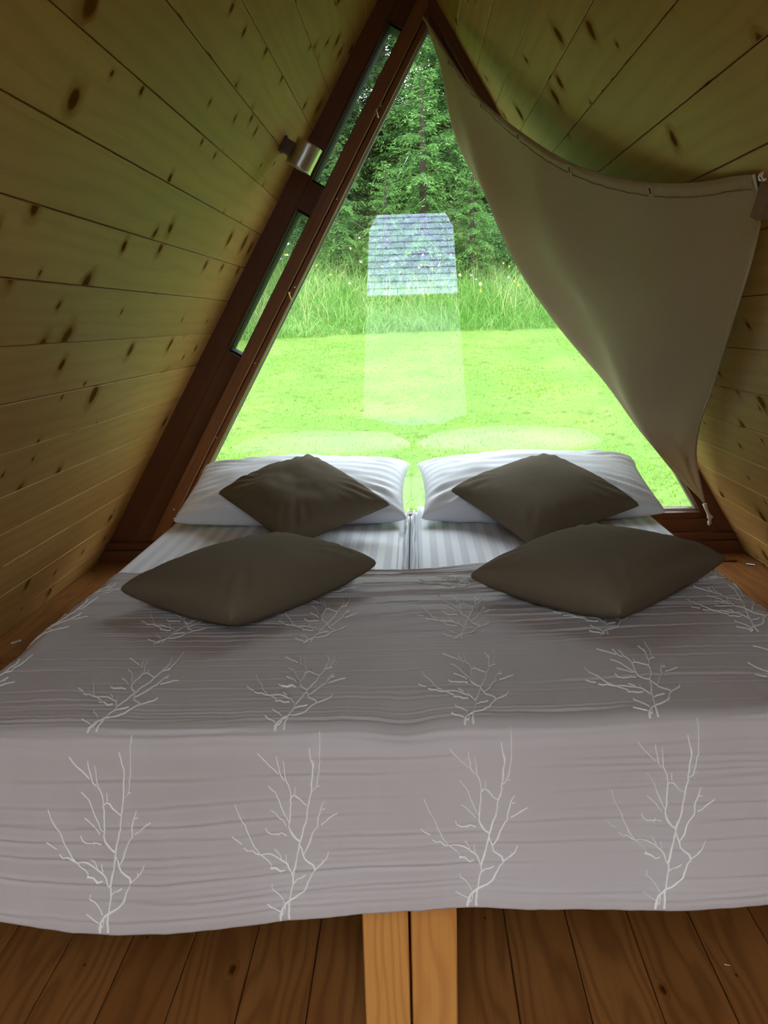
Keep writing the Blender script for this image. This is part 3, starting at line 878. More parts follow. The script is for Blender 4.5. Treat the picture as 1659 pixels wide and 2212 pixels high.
# ------------------------------------------------------------------ pillows and cushions
def cushion_mesh(name, hx, hy, nrm, tf, tb, mat, seed, wrinkle=0.006, n=44, pinch=0.07, power=0.42, uvs=(1, 1)):
    """hx, hy half-vectors, nrm unit normal, tf/tb bulge to the front/back"""
    g = np.linspace(-1, 1, n)
    g = np.sign(g) * (1 - (1 - np.abs(g))**1.35)
    U, V = np.meshgrid(g, g, indexing='ij')
    uc = U * (1 - pinch * (1 - V**2)**0.8 * np.abs(U)**2)
    vc = V * (1 - pinch * (1 - U**2)**0.8 * np.abs(V)**2)
    body = np.clip((1 - U**2) * (1 - V**2), 0, 1)**power
    edge = np.clip((1 - np.maximum(np.abs(U), np.abs(V))) * 6, 0, 1)
    r = np.hypot(U, V)
    # creases that run out of the corners and soft dents
    ang = np.arctan2(np.abs(V), np.abs(U))
    cre = np.sin((ang - math.pi / 4) * 30 + seed) * np.exp(-((r - 1.05) / 0.35)**2) * np.exp(-((ang - math.pi / 4) / 0.45)**2)
    wr = edge * (wrinkle * cre + wrinkle * 1.2 * vnoise(U * 2.2 + seed, V * 2.2 + seed * 1.7) + wrinkle * 0.5 * vnoise(U * 6 + seed, V * 5 + 3))
    hx = np.asarray(hx, float); hy = np.asarray(hy, float); nrm = np.asarray(nrm, float)
    flat = uc[..., None] * hx + vc[..., None] * hy
    top = flat + nrm * ((body * tf + wr)[..., None])
    bot = flat - nrm * ((body * tb + 0.6 * wr)[..., None])
    v1 = top.reshape(-1, 3); v2 = bot.reshape(-1, 3)
    f1 = grid_faces(n, n)
    idx = np.arange(n * n).reshape(n, n)
    # bottom grid shares the rim
    remap = idx.ravel() + n * n
    rim = np.zeros((n, n), bool); rim[0] = rim[-1] = True; rim[:, 0] = rim[:, -1] = True
    remap = np.where(rim.ravel(), idx.ravel(), remap)
    f2 = remap[f1][:, ::-1]
    verts = np.concatenate([v1, v2]); faces = np.concatenate([f1, f2])
    L = np.linalg.norm(hx); H = np.linalg.norm(hy)
    uv = np.stack([np.r_[U.ravel(), U.ravel()] * L * uvs[0], np.r_[V.ravel(), V.ravel()] * H * uvs[1]], 1)
    # drop unused rim copies
    used = np.zeros(len(verts), bool); used[faces.ravel()] = True
    new = np.cumsum(used) - 1
    me = make_mesh(name, verts[used], new[faces], mat, smooth=True, uv=uv[used])
    return me

def unit(v): v = np.asarray(v, float); return v / np.linalg.norm(v)

def white_pillow(c, w, h, tilt, rz, label, seed):
    hx = np.array([math.cos(rz), math.sin(rz), 0]) * w / 2
    hy = np.array([-math.sin(rz) * math.cos(tilt), math.cos(rz) * math.cos(tilt), math.sin(tilt)]) * h / 2
    n = unit(np.cross(hx, hy))
    p = empty('pillow', c); tag(p, label, 'pillow')
    obj('pillowcase', cushion_mesh('pillowcase', hx, hy, n, 0.108, 0.078, M['pillow'], seed, 0.006, 52, 0.05, 0.34), p)
    # open end of the case: a flat flange past the outer side
    s = -1 if c[0] < 0 else 1
    a = hx * s
    vs = []
    m = 16
    for i in range(m):
        q = -1 + 2 * i / (m - 1)
        for k in range(3):
            e = k / 2.0
            dz = 0.010 * math.sin(q * 5 + seed) * e
            vs.append(a * (0.955 - 0.05 * (1 - q * q) + 0.055 * e) + hy * q * 0.93 + n * (dz - 0.03 * e * (1 - abs(q))))
    me = make_mesh('flange', np.array(vs), grid_faces(m, 3), M['white'], smooth=True)
    fo = obj('flange', me, p)
    sm = fo.modifiers.new('thick', 'SOLIDIFY'); sm.thickness = 0.004
    return p
white_pillow((-0.475, 3.335, 0.848), 0.88, 0.48, math.radians(15), -0.03, 'white striped pillow at the head of the left mattress', 1.3)
white_pillow((0.455, 3.335, 0.848), 0.90, 0.48, math.radians(15), 0.03, 'white striped pillow at the head of the right mattress', 4.1)

def taupe_cushion(left, right, front, back, label, seed, tf=0.085, tb=0.06, wr=0.006):
    left, right, front, back = (np.asarray(p, float) for p in (left, right, front, back))
    c = (left + right + front + back) / 4
    a = (right - left) / 2; b = (back - front) / 2
    hx = (a + b) / 2; hy = (b - a) / 2
    # corners sit at hx+hy = b and hx-hy = a
    n = unit(np.cross(hx, hy))
    o = obj('cushion', cushion_mesh('cushion', hx, hy, n, tf, tb, M['taupe'], seed, wr, power=0.34), loc=tuple(c))
    tag(o, label, 'cushion')
    return o
taupe_cushion((-0.782, 3.20, 0.848), (-0.129, 3.0, 0.834), (-0.396, 2.68, 0.811), (-0.388, 3.30, 1.013), 'taupe cushion leaning back on the left white pillow', 2.2, 0.095, 0.045, 0.005)
taupe_cushion((0.145, 3.20, 0.851), (0.785, 2.98, 0.83), (0.342, 2.62, 0.806), (0.499, 3.30, 0.984), 'taupe cushion leaning back on the right white pillow', 5.7, 0.095, 0.045, 0.003)
taupe_cushion((-0.79, 2.16, 0.828), (-0.115, 2.36, 0.832), (-0.450, 1.895, 0.818), (-0.47, 2.58, 0.832), 'taupe cushion lying flat on the bedspread at the left', 8.4, 0.088, 0.082, 0.003)
taupe_cushion((0.135, 2.23, 0.830), (0.850, 2.33, 0.837), (0.465, 1.90, 0.818), (0.52, 2.62, 0.832), 'taupe cushion lying flat on the bedspread at the right', 3.9, 0.088, 0.082, 0.003)

# ================================================================== curtain
Lc = [[0.059, 3.70, 2.66], [0.114, 3.68, 2.494], [0.177, 3.62, 2.192], [0.29, 3.56, 1.965], [0.483, 3.5, 1.659], [0.707, 3.5, 1.34], [0.954, 3.56, 1.031], [1.072, 3.62, 0.883], [1.188, 3.66, 0.753], [1.238, 3.67, 0.693]]
Tc = [[0.059, 3.70, 2.66], [0.253, 3.3, 2.258], [0.36, 3.05, 2.1], [0.47, 2.72, 1.944], [0.544, 2.45, 1.858], [0.595, 2.28, 1.818], [0.639, 2.08, 1.787], [0.674, 1.89, 1.771], [0.684, 1.81, 1.761]]
Rc = [[0.684, 1.81, 1.761], [0.712, 1.87, 1.686], [0.726, 1.93, 1.636], [0.786, 2.2, 1.481], [0.888, 2.62, 1.282], [0.992, 3.05, 1.094], [1.106, 3.4, 0.918], [1.238, 3.67, 0.693]]
ns, nt = 110, 150
Lq = catmull(Lc, nt); Rq = catmull(Rc, nt); Tq = catmull(Tc, ns)
S, T = np.meshgrid(np.linspace(0, 1, ns), np.linspace(0, 1, nt), indexing='ij')
s_, t_ = S[..., None], T[..., None]
B = Lq[-1]; P0 = Lq[0]; P1 = Rq[0]
Pc = (1 - s_) * Lq[None] + s_ * Rq[None] + (1 - t_) * Tq[:, None] + t_ * B - ((1 - s_) * (1 - t_) * P0 + s_ * (1 - t_) * P1 + t_ * B)
def grid_normal(P):
    a = np.gradient(P, axis=0); b = np.gradient(P, axis=1)
    n = np.cross(a, b); return n / (np.linalg.norm(n, axis=-1, keepdims=True) + 1e-9)
win_ = np.clip(S * 6, 0, 1) * np.clip((1 - S) * 6, 0, 1) * np.clip(T * 8, 0, 1) * np.clip((1 - T) * 4, 0, 1)
dsp = 1.7 * (0.020 * np.sin(6.2832 * (2.6 * S - 0.9 * T)) * np.exp(-(T / 0.45)**2) * (1.1 - S)
       + 0.012 * np.sin(6.2832 * (2.2 * S + 1.3 * T + 0.2)) * np.exp(-((T - 0.45) / 0.35)**2)
       + 0.010 * np.sin(6.2832 * (3.6 * S + 0.3 * T)) * np.exp(-((T - 0.85) / 0.2)**2)
       + 0.004 * vnoise(S * 9, T * 7))
dsp = dsp * win_ + 0.045 * np.sin(math.pi * S) * np.sin(math.pi * T)
Nc = grid_normal(Pc)
if Nc[..., 0].mean() > 0: Nc = -Nc
Pc = Pc + Nc * dsp[..., None] * np.array([1, 1, 1])
# keep the cloth clear of the right wall
lim = XC + (ZR - Pc[..., 2]) * SL - 0.012
Pc[..., 0] = np.minimum(Pc[..., 0], lim)
cur = empty('curtain', tuple(P1)); tag(cur, 'cream linen curtain hooked from the window apex to the right wall', 'curtain')
def rel(P): return P - P1
cl = obj('cloth', make_mesh('cloth', rel(Pc).reshape(-1, 3), grid_faces(ns, nt), M['curtain'], smooth=True), cur)
cs = cl.modifiers.new('thick', 'SOLIDIFY'); cs.thickness = 0.0016; cs.offset = 0
# sewn header band along the sagging top edge
Nc = grid_normal(Pc)
if Nc[..., 0].mean() > 0: Nc = -Nc
band = []
mb = 5
for i in range(ns):
    k = np.linalg.norm(np.diff(Pc[i, :40], axis=0), axis=1).cumsum()
    wdt = 0.034 * min(1.0, 0.25 + i / ns * 2.2)
    for j in range(mb):
        d = wdt * j / (mb - 1)
        q = np.r_[0, k]
        p = np.array([np.interp(d, q, Pc[i, :40, c]) for c in range(3)])
        nn_ = Nc[i, 2]
        band.append(p + nn_ * (0.0012 + 0.0065 * math.sin(math.pi * (j / (mb - 1))**0.8) + 0.002 * math.sin(i * 1.9) * (j > 0)))
bo = obj('header_band', make_mesh('header_band', rel(np.array(band)), grid_faces(ns, mb), M['curtain'], smooth=True), cur)
shaded_seam = np.array(band).reshape(ns, mb, 3)[:, -1] + Nc[:, 3] * 0.0025
obj('shaded_seam', tube_mesh('shaded_seam', [tuple(q) for q in rel(shaded_seam[::2])], 0.0013, M['stitch_shade'], 5), cur)  # stitch line whose dark colour stands for the shadow below the band
# buttonholes with their dark slits
for hole in ([0.150, 3.51, 2.462], Tc[1], Tc[2], Tc[3], Tc[5]):
    i = int(np.argmin(np.linalg.norm(Pc[:, 0] - np.array(hole), axis=1)))
    k = np.r_[0, np.linalg.norm(np.diff(Pc[i, :40], axis=0), axis=1).cumsum()]
    p = np.array([np.interp(0.017, k, Pc[i, :40, c]) for c in range(3)])
    tx = unit(Pc[min(i + 1, ns - 1), 0] - Pc[i - 1, 0]); nz_ = Nc[i, 2]; ty = unit(np.cross(nz_, tx))
    def quad(name, w, h, o, mat):
        v = [p + tx * a * w + ty * b * h + nz_ * o for a, b in ((-1, -1), (1, -1), (1, 1), (-1, 1))]
        v += [q - nz_ * 0.0015 for q in v]
        f = [(0, 1, 2, 3), (7, 6, 5, 4), (0, 4, 5, 1), (1, 5, 6, 2), (2, 6, 7, 3), (3, 7, 4, 0)]
        return obj(name, make_mesh(name, rel(np.array(v)), f, mat), cur)
    pt = quad('buttonhole_patch', 0.012, 0.015, 0.0100, M['curtain'])
    quad('buttonhole_slit', 0.0022, 0.0075, 0.0112, M['black'])
# corded right edge
obj('edge_cord', tube_mesh('edge_cord', [tuple(q) for q in rel(Pc[-1, ::4])] , 0.0034, M['cord'], 6), cur)
# brown corner flap folded over at the hook
hk = P1
fl_pts = np.array([[0.000, 0.00, -0.012], [0.022, -0.015, -0.030], [0.022, -0.010, -0.085], [-0.006, -0.012, -0.088], [-0.020, -0.012, -0.080], [-0.010, -0.010, -0.045]])
fo = obj('corner_flap', make_mesh('corner_flap', fl_pts, [(0, 1, 2, 3, 4, 5)], M['flap']), cur)
fs = fo.modifiers.new('thick', 'SOLIDIFY'); fs.thickness = 0.003
# eyelet ring
ring = [(0.0 + 0.008 * math.cos(a), -0.012, -0.006 + 0.008 * math.sin(a)) for a in np.linspace(0, 2 * math.pi, 17)[:-1]]
obj('eyelet', tube_mesh('eyelet', ring, 0.0026, M['steel'], 6, closed=True), cur)
# knotted tail
kt = np.array([[1.238, 3.67, 0.693], [1.246, 3.668, 0.668], [1.254, 3.664, 0.648], [1.262, 3.660, 0.634], [1.259, 3.658, 0.614], [1.256, 3.656, 0.600]])
obj('knotted_tail', tube_mesh('knotted_tail', [tuple(q) for q in rel(kt)], [0.010, 0.007, 0.007, 0.014, 0.010, 0.005], M['cord'], 9), cur)
# the wall hook that carries the corner
wh = empty('wall_hook', (0.700, 1.80, 1.752)); tag(wh, 'white screw hook on the right wall holding the curtain corner', 'hook')
obj('hook_wire', tube_mesh('hook_wire', [(0.012, 0, 0.006), (-0.006, -0.002, 0.0), (-0.016, -0.004, -0.004), (-0.021, -0.006, 0.004), (-0.017, -0.008, 0.012)], 0.0026, M['paper'], 7), wh)

# ================================================================== outdoors
def ground_z(x, y):
    x = np.asarray(x, float); y = np.asarray(y, float)
    z = 0.15 + 0.125 * (y - 4.0)
    edge = 13.0 + 0.5 * np.sin(x * 0.35 + 0.8) + 0.12 * x * 0.0
    z = z + np.where(y > edge, 0.17 * (y - edge), 0)
    z = np.where(y > 19.0, z + 0.02 * (y - 19.0), z)
    back = np.clip(-(y + 0.6), 0, None)
    z = z + back * 0.125 * 0.9          # levels off behind the cabin
    z = z - 0.05 * ((np.abs(x) < 2.1) & (y < 4.3) & (y > -1))
    return z + 0.04 * vnoise(x * 0.7, y * 0.7) * np.clip((y - 4.5) / 2, 0, 1)
def lawn_edge(x): return 13.0 + 0.5 * np.sin(x * 0.35 + 0.8)

gx_ = np.linspace(-34, 34, 120); gy_ = np.r_[np.linspace(-30, 3.9, 40), np.linspace(4.1, 20, 110), np.linspace(20.5, 48, 30)]
GX, GY = np.meshgrid(gx_, gy_, indexing='ij')
GZ = ground_z(GX, GY)
me = make_mesh('ground', np.stack([GX.ravel(), GY.ravel(), GZ.ravel()], 1), grid_faces(len(gx_), len(gy_)), M['ground'], smooth=True)
me.materials.append(M['forest_floor'])
mid_y = GY[:-1, :-1].ravel()
me.polygons.foreach_set('material_index', (mid_y > 17.6).astype(np.int32))
tag(obj('ground', me), kind='structure')

def blades(name, x, y, h, w, lean, mat, seg, label):
    """grass blades: tapering strips bent to one side"""
    n = len(x)
    z = ground_z(x, y)
    az = rng.uniform(0, 2 * math.pi, n); fa = rng.uniform(0, math.pi, n)
    verts = np.zeros((n, 2 * seg + 1, 3)); tone = np.zeros((n, 2 * seg + 1))
    tn = rng.uniform(0, 1, n)
    for k in range(seg + 1):
        f = k / seg
        cx = x + np.cos(az) * lean * h * f**2
        cy = y + np.sin(az) * lean * h * f**2
        cz = z - 0.01 + h * f * (1 - 0.25 * lean * f)
        wd = w * (1 - f) ** 0.7 * 0.5
        if k < seg:
            verts[:, 2 * k] = np.stack([cx - np.cos(fa) * wd, cy - np.sin(fa) * wd, cz], 1)
            verts[:, 2 * k + 1] = np.stack([cx + np.cos(fa) * wd, cy + np.sin(fa) * wd, cz], 1)
        else:
            verts[:, 2 * seg] = np.stack([cx, cy, cz], 1)
    tone[:] = tn[:, None]
    base = (np.arange(n) * (2 * seg + 1))[:, None]
    faces = []
    for k in range(seg - 1):
        a = base + 2 * k
        faces.append(np.concatenate([a, a + 1, a + 3], 1)); faces.append(np.concatenate([a, a + 3, a + 2], 1))
    a = base + 2 * (seg - 1)
    faces.append(np.concatenate([a, a + 1, base + 2 * seg], 1))
    me = make_mesh(name, verts.reshape(-1, 3), np.concatenate(faces), mat, attr=tone.ravel())
    o = obj(name, me)
    tag(o, label, 'grass', kind='stuff')
    return o
# lawn: dense near the glass, thinner away; only the wedge the window looks at
n = 150000
y = 4.4 + (lawn_edge(0) - 4.2) * rng.uniform(0, 1, n) ** 1.35
x = rng.uniform(-1, 1, n) * (0.8 + 0.42 * y)
keep = y < lawn_edge(x) + 0.1
x, y = x[keep], y[keep]
clump = vnoise(x * 1.7, y * 1.7) * 0.5 + 0.5
blades('lawn_grass', x, y, rng.uniform(0.018, 0.042, len(x)) * (0.7 + 0.6 * clump), rng.uniform(0.004, 0.010, len(x)) * (0.8 + 0.05 * y), rng.uniform(0.3, 1.1, len(x)), M['lawn'], 1, 'short bright green lawn between the window and the tall meadow')
n = 70000
x = rng.uniform(-7.5, 7.5, n); y = lawn_edge(x) + 5.2 * rng.uniform(0, 1, n) ** 1.1
h = rng.uniform(0.12, 0.62, n) * np.clip(0.55 + (y - lawn_edge(x)) * 0.35, 0.5, 1.15) * (1 + 0.25 * vnoise(x * 0.9, y * 0.9))
blades('meadow_grass', x, y, h, rng.uniform(0.006, 0.018, n), rng.uniform(0.2, 1.9, n) ** 1.0, M['meadow'], 3, 'tall uncut meadow grass on the bank beyond the lawn')

n = 2600
x = rng.uniform(-6, 6, n); y = lawn_edge(x) + 0.3 + 4.8 * rng.uniform(0, 1, n)
blades('seed_stalks', x, y, rng.uniform(0.45, 0.85, n), rng.uniform(0.006, 0.011, n), rng.uniform(0.1, 0.9, n), M['straw'], 3, 'pale seed stalks standing above the tall meadow grass')
# flowers in the meadow
petal = {}
def flower_head(kind, col, r):
    v = [(0, 0, 0.004)]; f = []
    m = 7
    for k in range(m):
        a = 2 * math.pi * k / m; b = a + math.pi / m
        v.append((r * math.cos(a), r * math.sin(a), 0.008)); v.append((0.5 * r * math.cos(b), 0.5 * r * math.sin(b), 0.0))
    for k in range(2 * m): f.append((0, 1 + k, 1 + (k + 1) % (2 * m)))
    me = make_mesh('flower_head', v, f, plain('petal_' + kind, col, 0.7, 0.1)); return me
heads = {'white': flower_head('white', (0.85, 0.83, 0.82), 0.030), 'yellow': flower_head('yellow', (0.85, 0.58, 0.02), 0.024),
         'violet': flower_head('violet', (0.28, 0.20, 0.52), 0.026), 'pink': flower_head('pink', (0.80, 0.58, 0.66), 0.027)}
stem_me = tube_mesh('stem', [(0, 0, -0.55), (0.01, 0, -0.25), (0, 0, 0.004)], 0.0028, M['meadow'], 4)
def flower(kind, x, y, hh):
    z = float(ground_z(x, y)) + hh
    e = empty('wildflower', (x, y, z))
    tag(e, {'white': 'small white meadow flower in the tall grass', 'yellow': 'small yellow buttercup in the tall grass', 'violet': 'small violet meadow flower in the tall grass', 'pink': 'small pale pink meadow flower in the tall grass'}[kind],
        'flower', {'white': 'white flowers in the meadow', 'yellow': 'yellow flowers in the meadow', 'violet': 'violet flowers in the meadow', 'pink': 'pink flowers in the meadow'}[kind])
    hd = obj('flower_head', heads[kind], e); hd.rotation_euler = (1.0, rng.uniform(-.4, .4), rng.uniform(-1, 1))
    obj('stem', stem_me, e)
for kind, cnt in (('white', 26), ('yellow', 56), ('violet', 12), ('pink', 16)):
    for _ in range(cnt):
        fx = rng.uniform(-2.4, 4.2); fy = float(lawn_edge(fx)) + rng.uniform(0.4, 4.3)
        flower(kind, fx, fy, rng.uniform(0.42, 0.66))

# ------------------------------------------------------------------ spruces
def spruce_meshes(H, Rmax, nbr, seed, mat, dead=0.12):
    r = np.random.default_rng(seed)
    tw_b = []; tw_d = []; tw_l = []; tw_t = []; dead_pts = []
    for b in range(nbr):
        f = (b + r.uniform(0, 1)) / nbr
        zb = H * (0.04 + 0.95 * f ** 1.05)
        rad = Rmax * (1 - zb / H) ** 0.75 + 0.06
        L = rad * r.uniform(0.55, 1.2)
        az = b * 2.399963 + r.uniform(-0.4, 0.4)
        out = np.array([math.cos(az), math.sin(az), 0.0]); side = np.array([-out[1], out[0], 0.0])
        up = 0.55 * (zb / H) ** 2 + r.uniform(-0.12, 0.12)
        droop = -0.42 * (1 - zb / H) - 0.05 + r.uniform(-0.22, 0.12)
        def bp(t): return np.array([0, 0, zb]) + out * (L * t)[..., None] + np.array([0, 0, 1.0]) * (L * (up * t + droop * t**2 * (1.25 - 0.45 * t**2)))[..., None]
        nb = max(3, int(L / 0.085))
        tt = np.linspace(0.12, 1.0, nb)
        base = bp(tt)
        axis = np.gradient(base, axis=0); axis /= np.linalg.norm(axis, axis=1, keepdims=True)
        if f < 0.5 and r.uniform() < dead: dead_pts.append(bp(np.linspace(0, 1, 7)))
        for sgn in (-1, 1, 0):
            ll = (0.42 * L * (1.02 - tt) ** 0.7 + 0.05) * r.uniform(0.7, 1.1, nb)
            ll = np.minimum(ll, 0.75)
            if sgn == 0: ll = np.full(nb, 0.10)
            dirn = axis * (0.75 if sgn else 1.0) + side * (0.95 * sgn) + np.array([0, 0, -0.12])
            dirn = dirn / np.linalg.norm(dirn, axis=1, keepdims=True)
            m = np.maximum(2, (ll / 0.043).astype(int))
            ii = np.repeat(np.arange(nb), m)
            q = (np.concatenate([np.arange(k) for k in m]) + r.uniform(0, 1, nb)[ii]) / m[ii]
            pos = base[ii] + dirn[ii] * (ll[ii] * q)[:, None] + np.array([0, 0, -0.75]) * (ll[ii] * q**2)[:, None]
            lat = np.cross(dirn, [0, 0, 1.0]); lat /= np.linalg.norm(lat, axis=1, keepdims=True) + 1e-9
            for s2 in (-1, 1):
                td = dirn[ii] * 0.8 + lat[ii] * 0.7 * s2 + np.array([0, 0, -0.45]) + r.normal(0, 0.28, (len(ii), 3))
                td /= np.linalg.norm(td, axis=1, keepdims=True)
                tw_b.append(pos); tw_d.append(td)
                tw_l.append(r.uniform(0.07, 0.14, len(ii)) * (1.1 - 0.4 * q))
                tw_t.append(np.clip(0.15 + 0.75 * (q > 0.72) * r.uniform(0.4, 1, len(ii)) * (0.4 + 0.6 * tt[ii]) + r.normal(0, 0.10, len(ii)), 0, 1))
    pb = np.concatenate(tw_b); pd = np.concatenate(tw_d); pl = np.concatenate(tw_l); pt = np.concatenate(tw_t)
    n = len(pb)
    rn = r.normal(0, 1, (n, 3)); rn[:, 2] *= 0.5
    sd = np.cross(pd, rn + np.array([0, 0, 0.8])); sd /= np.linalg.norm(sd, axis=1, keepdims=True) + 1e-9
    wd = (pl * 0.115)[:, None]
    v = np.stack([pb, pb + pd * (pl * 0.45)[:, None] + sd * wd, pb + pd * pl[:, None], pb + pd * (pl * 0.45)[:, None] - sd * wd], 1)
    base = (np.arange(n) * 4)[:, None]
    faces = np.concatenate([base, base + 1, base + 2, base + 3], 1)
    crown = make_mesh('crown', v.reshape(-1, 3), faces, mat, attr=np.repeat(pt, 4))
    trunk = tube_mesh('trunk', [(0, 0, -0.3), (0.02, 0.01, H * 0.3), (0, 0, H * 0.7), (0, 0, H)], [Rmax * 0.085, Rmax * 0.07, Rmax * 0.035, 0.006], M['bark'], 9)
    dm = []
    for k, dp in enumerate(dead_pts[:40]):
        dm.append(tube_mesh('dead_branch', [tuple(q) for q in dp], [0.012 * (1 - 0.8 * i / 6) for i in range(7)], M['twig'], 5))
    return crown, trunk, dm
big1 = spruce_meshes(6.6, 2.3, 120, 1, M['needles'])
big2 = spruce_meshes(7.2, 2.5, 120, 2, M['needles'])
young = spruce_meshes(4.2, 1.35, 70, 3, M['needles_young'], 0.0)
def spruce(kit, x, y, sc, rz, label, group=None, dz=0.0, dead=0):
    e = empty('spruce_tree', (x, y, float(ground_z(x, y)) + dz)); tag(e, label, 'tree', group)
    e.rotation_euler = (0, 0, rz); e.scale = (sc, sc, sc)
    obj('crown', kit[0], e); obj('trunk', kit[1], e)
    for d in kit[2][:dead]: obj('dead_branch', d, e)
    return e
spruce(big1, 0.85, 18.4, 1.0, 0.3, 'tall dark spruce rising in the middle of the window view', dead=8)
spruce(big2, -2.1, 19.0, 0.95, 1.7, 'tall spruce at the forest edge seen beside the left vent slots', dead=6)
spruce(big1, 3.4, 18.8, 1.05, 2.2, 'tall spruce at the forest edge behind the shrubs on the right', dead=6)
spruce(big2, -5.0, 19.2, 1.0, 4.0, 'tall spruce far left behind the window frame')
spruce(big1, 6.4, 19.2, 1.0, 5.0, 'tall spruce far right hidden mostly by the curtain')
spruce(big2, -0.7, 21.2, 1.1, 5.5, 'shadowed spruce deep in the forest between the two front spruces', dead=4)
spruce(big1, 2.3, 21.4, 1.15, 0.9, 'shadowed spruce deep in the forest right of the middle spruce', dead=4)
spruce(big2, 5.0, 22.0, 1.1, 3.3, 'shadowed spruce deep in the forest behind the shrubs')
spruce(big1, -3.7, 22.0, 1.15, 2.9, 'shadowed spruce deep in the forest at the far left')
for k, (x, y, s) in enumerate(((-7.2, 22, 1.1), (8.0, 22, 1.1), (0.7, 23.8, 1.2), (-2.2, 24.2, 1.25), (3.8, 24.5, 1.2), (-8.5, 20, 1.0), (9.4, 20, 1.0))):
    spruce((big1, big2)[k % 2], x, y, s, k * 1.3, 'spruce in the dark back rows of the forest', 'back rows of the spruce forest')
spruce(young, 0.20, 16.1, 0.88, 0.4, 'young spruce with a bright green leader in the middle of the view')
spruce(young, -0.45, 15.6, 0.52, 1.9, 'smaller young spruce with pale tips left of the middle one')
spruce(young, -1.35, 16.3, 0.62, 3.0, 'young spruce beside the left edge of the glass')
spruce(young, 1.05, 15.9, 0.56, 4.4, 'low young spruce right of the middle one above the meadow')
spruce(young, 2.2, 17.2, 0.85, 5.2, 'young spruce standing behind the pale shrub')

# ------------------------------------------------------------------ shrubs on the right of the meadow
def shrub_mesh(rx, rz, nleaf, size, seed, mat):
    r = np.random.default_rng(seed)
    d = r.normal(0, 1, (nleaf, 3)); d /= np.linalg.norm(d, axis=1, keepdims=True)
    rad = r.uniform(0.45, 1.0, nleaf) ** 0.6
    lump = 1 + 0.22 * np.sin(d[:, 0] * 5 + seed) * np.cos(d[:, 1] * 4 + d[:, 2] * 5)
    p = d * (rad * lump)[:, None] * np.array([rx, rx, rz]) + np.array([0, 0, rz * 0.8])
    td = d * 0.6 + r.normal(0, 0.6, (nleaf, 3)) + np.array([0, 0, -0.25]); td /= np.linalg.norm(td, axis=1, keepdims=True)
    sd = np.cross(td, r.normal(0, 1, (nleaf, 3))); sd /= np.linalg.norm(sd, axis=1, keepdims=True)
    l = r.uniform(0.6, 1.2, nleaf) * size
    v = np.stack([p, p + td * (l * 0.5)[:, None] + sd * (l * 0.28)[:, None], p + td * l[:, None], p + td * (l * 0.5)[:, None] - sd * (l * 0.28)[:, None]], 1)
    b = (np.arange(nleaf) * 4)[:, None]
    return make_mesh('foliage', v.reshape(-1, 3), np.concatenate([b, b + 1, b + 2, b + 3], 1), mat, attr=np.repeat(r.uniform(0, 1, nleaf), 4))
sh_a = shrub_mesh(0.8, 0.9, 9000, 0.055, 21, M['leaves']); sh_b = shrub_mesh(0.7, 0.8, 8000, 0.05, 22, M['leaves_pale'])
def shrub(me, x, y, sc, rz, label):
    e = empty('shrub', (x, y, float(ground_z(x, y)) - 0.05)); tag(e, label, 'shrub')
    e.scale = (sc, sc, sc); e.rotation_euler = (0, 0, rz)
    obj('foliage', me, e)
    for k in range(5):
        a = k * 1.3
        obj('stem', tube_mesh('stem', [(0.05 * math.cos(a), 0.05 * math.sin(a), -0.1), (0.2 * math.cos(a), 0.2 * math.sin(a), 0.5), (0.45 * math.cos(a), 0.45 * math.sin(a), 1.0)], [0.02, 0.014, 0.006], M['bark'], 5), e)
shrub(sh_a, 1.35, 16.6, 0.72, 0.3, 'dark leafy shrub beside the reflected slate roof')
shrub(sh_a, 2.3, 16.3, 0.95, 2.1, 'rounded green shrub in the middle of the right-hand thicket')
shrub(sh_b, 2.0, 17.3, 0.85, 0.9, 'pale grey-green bush high in the right-hand thicket')
shrub(sh_a, 3.2, 15.9, 0.9, 4.0, 'broad green shrub against the curtain edge')
shrub(sh_b, 3.0, 15.0, 0.6, 5.0, 'low pale bush in front of the broad shrub')
shrub(sh_a, -2.3, 17.0, 0.6, 1.0, 'low dark shrub at the left end of the meadow')

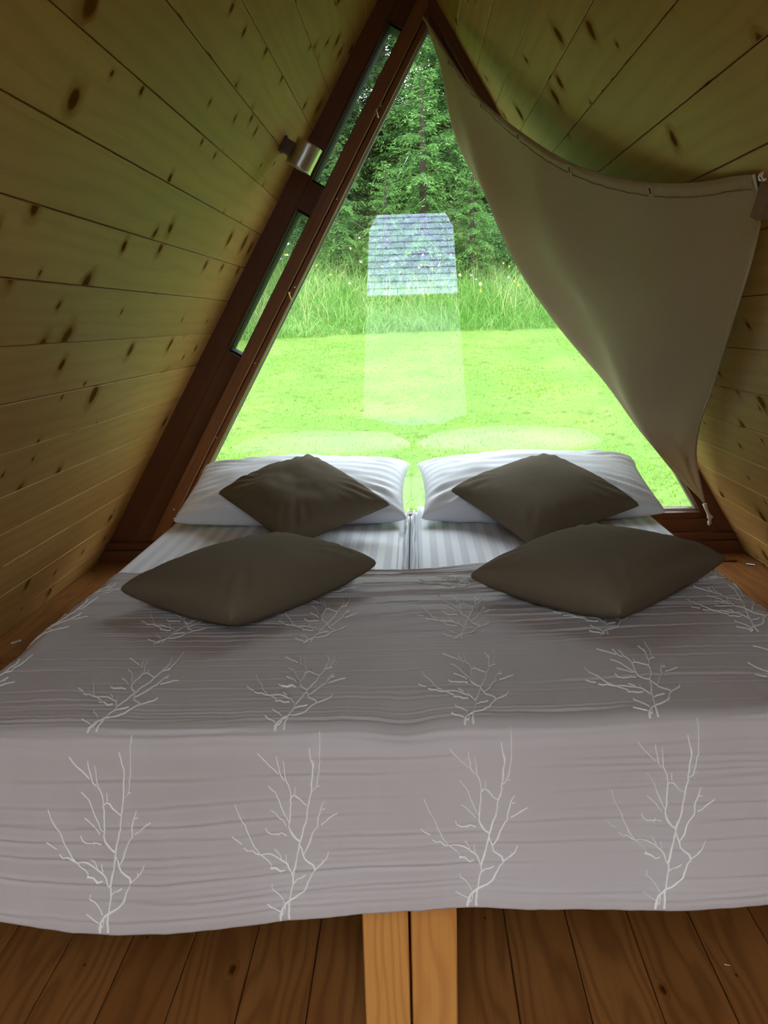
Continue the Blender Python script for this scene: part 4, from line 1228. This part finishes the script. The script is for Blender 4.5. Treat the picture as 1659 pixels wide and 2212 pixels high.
# ------------------------------------------------------------------ hut behind the camera, seen mirrored in the glass
HY = -8.2
hz = float(ground_z(0, HY))
hut = empty('hut', (0, HY, hz)); tag(hut, 'white hut with a slate roof mirrored in the window glass', 'hut')
obj('wall', box_mesh('wall', -1.15, 1.15, -3.0, 0.0, -0.2, 2.05 - hz, M['render'], g=(1, 0, 0)), hut)
obj('plinth', box_mesh('plinth', -1.18, 1.18, -3.03, 0.03, -0.25, 0.25, M['slate'], g=(1, 0, 0)), hut)
RP = math.radians(38)
rl = 2.85
def rp(a, b, c): # a across, b up the slope, c out of it
    return (a, 0.30 - b * math.cos(RP) + c * math.sin(RP), 1.98 - hz - 0.06 + b * math.sin(RP) + c * math.cos(RP))
vs = [rp(a, b, c) for a in (-1.3, 1.38) for b in (0, rl) for c in (-0.08, 0)]
rd = obj('roof_deck', make_mesh('roof_deck', vs, [(0, 1, 3, 2), (4, 6, 7, 5), (0, 4, 5, 1), (2, 3, 7, 6), (0, 2, 6, 4), (1, 5, 7, 3)], M['bark']), hut)
sv = [rp(a, b, (0.030 if b == 0 else 0.0) + c) for (a, b) in ((0, 0), (0.262, 0), (0.262, 0.30), (0, 0.30)) for c in (0, 0.022)]
ref = Vector(rp(0, 0, 0))
smesh = make_mesh('slate', [Vector(q) - ref for q in sv], [(1, 3, 5, 7), (6, 4, 2, 0), (0, 2, 3, 1), (2, 4, 5, 3), (4, 6, 7, 5), (6, 0, 1, 7)], M['slate'])
for row in range(13):
    for c_ in range(11):
        a = -1.36 + c_ * 0.268 + (row % 2) * 0.13
        if a + 0.262 > 1.56: continue
        s_o = obj('slate', smesh, hut)
        s_o.location = Vector(rp(a, row * 0.205 - 0.03, 0.004 + rng.uniform(0, 0.006)))
        s_o.rotation_euler = (0, 0, rng.uniform(-0.01, 0.01))
for k, (x, y, s) in enumerate(((-3.4, -13.5, 1.1), (-1.2, -14.0, 1.15), (1.4, -14.2, 1.15), (3.6, -13.2, 1.1), (-5.6, -13.0, 1.1), (5.8, -13.2, 1.1))):  # added unseen trees, darken the mirrored surroundings and cut sky light at the door
    spruce((big1, big2)[k % 2], x, y, s, k * 0.9, 'added unseen spruce that darkens the reflection and cuts door light', 'added light-blocking spruces behind the hut')

# added planking outside the door, dark so that the mirrored ground dims
dk = empty('added_deck', (0, -2.2, 0)); tag(dk, 'added dark planking outside the open door that dims the mirrored ground', 'added_deck')
for k in range(13):
    xa = -1.17 + k * 0.18
    obj('plank', box_mesh('plank', xa + 0.004, xa + 0.176, -1.9, 1.80, -0.075, -0.03, M['frame'], ch=0.003), dk)
